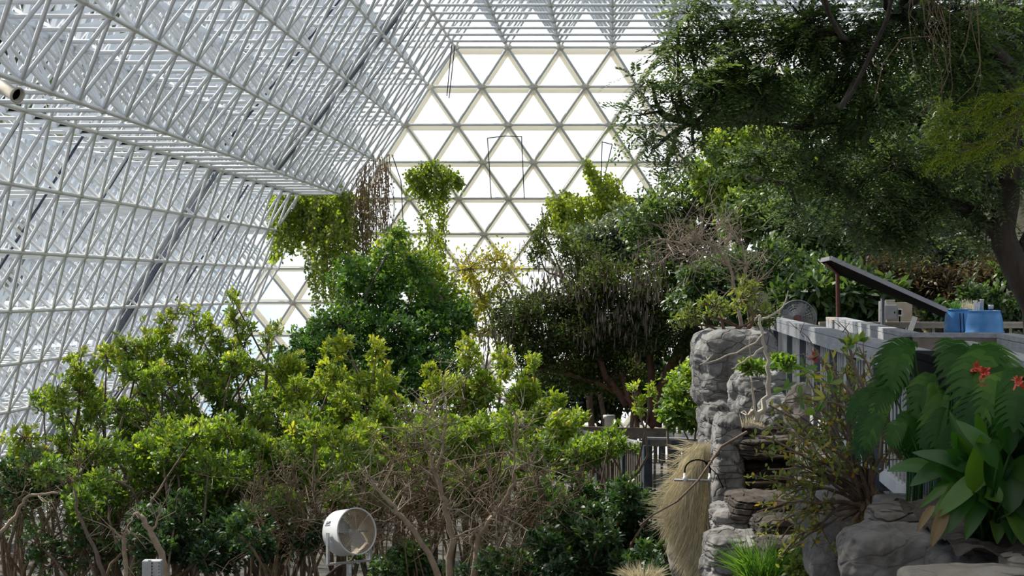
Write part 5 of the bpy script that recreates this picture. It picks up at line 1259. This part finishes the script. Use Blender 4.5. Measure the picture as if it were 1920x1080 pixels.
for x, y, r_ in ((1834, 694, .020), (1846, 700, .016), (1845, 724, .014), (1908, 718, .013)):
    g = Geo(); c_ = P(x, y, min(10.2, (FA - .16) / ((x - 960) / F - FB))); n = 30; g.leaves(np.repeat(c_[None], n, 0) + rdir(n) * .01, rdir(n), rdir(n), r_ * 2.2, r_, np.full(n, .5), 'oval')
    g.build('red_bract', M['red'], root, pb_)
# paddle-leaved plant
pb_ = P(1852, 1018, 9.35); pb_[2] += .0
root = empty('paddle_leaf_plant', pb_, 'broad paddle-leaved bright green plant growing in the soil bed', 'plant'); gl, gp, gy = Geo(), Geo(), Geo()
PL = [(1752, 872, -.9, .1, .26, .105), (1770, 905, -1, -.25, .28, .06), (1776, 925, -1, -.45, .24, .05), (1792, 880, -.5, .5, .30, .12), (1800, 915, -.85, -.35, .30, .11), (1815, 870, -.2, .9, .32, .12), (1830, 865, -.05, 1.0, .36, .11), (1835, 900, -.3, .6, .34, .13), (1865, 900, .1, .7, .34, .14), (1872, 872, .0, .9, .30, .10), (1880, 850, .15, 1.0, .36, .10), (1890, 905, .0, .25, .3, .15), (1905, 880, .3, .8, .36, .12), (1915, 830, .5, .7, .34, .12),
      (1880, 830, .3, .7, .3, .1), (1858, 960, -.4, -.9, .26, .13), (1895, 950, .1, -1, .30, .13), (1830, 950, -.6, -.7, .28, .10), (1800, 945, -.8, -.6, .24, .08), (1786, 960, -.9, -.7, .2, .06), (1915, 930, .5, -.3, .3, .13), (1900, 800, .4, .5, .26, .1), (1845, 830, -.3, .6, .26, .1), (1920, 860, .5, .5, .3, .12), (1850, 925, -.2, .3, .3, .14), (1820, 900, -.6, .3, .28, .1), (1878, 920, .2, .4, .3, .14), (1908, 965, .3, -.8, .26, .12), (1805, 860, -.5, .8, .22, .09), (1860, 870, -.1, .8, .28, .1)]
PL = PL + [(1908, 760, .3, .7, .32, .12), (1886, 790, -.1, .9, .32, .11), (1912, 735, .4, .6, .30, .11), (1895, 775, .2, .9, .34, .10), (1838, 815, -.2, 1, .34, .08), (1775, 855, -.7, .5, .26, .09)] + [(x + rng.normal() * 16, y - 6 + rng.normal() * 14, sx + rng.normal() * .3, uz + rng.normal() * .25, L_ * .9, W_ * .85) for x, y, sx, uz, L_, W_ in PL[::2]]
for x, y, sx, uz, L_, W_ in PL:
    dd = 9.2 + rng.normal() * .12; s = P(x, y, dd); dr = norm(V3(sx, -.35 + .25 * rng.normal(), uz))
    s = s - dr * L_ * .45
    prof = lambda t: (math.sin(math.pi * (t ** .75)) ** .8 + .02) if t < 1 else .02
    gl.bigleaf(s, dr, norm(V3(-sx * .3, -.8, .7 - .3 * uz)), L_, W_ * .84, .55 + .3 * rng.random(), .28, 10, .1 + .85 * rng.random(), prof)
    gp.path(np.array([pb_ + V3(rng.normal() * .05, rng.normal() * .03, 0), (pb_ + s) / 2 + V3(0, 0, .04), s]), .010, .006, 6)
for x, y, sx, uz, L_, W_ in ((1770, 965, -.6, -.9, .18, .06), (1745, 960, -.7, -.6, .14, .035)):
    gy.bigleaf(P(x - sx * 10, y - 12, 9.1), (sx, -.3, uz), (0, -.9, .5), L_, W_, .7, .5, 8, .7)
gl.build('foliage', M['paddle'], root, pb_); gp.build('leaf_stalk', M['paddle'], root, pb_); gy.build('withered_leaf', M['dry'], root, pb_)
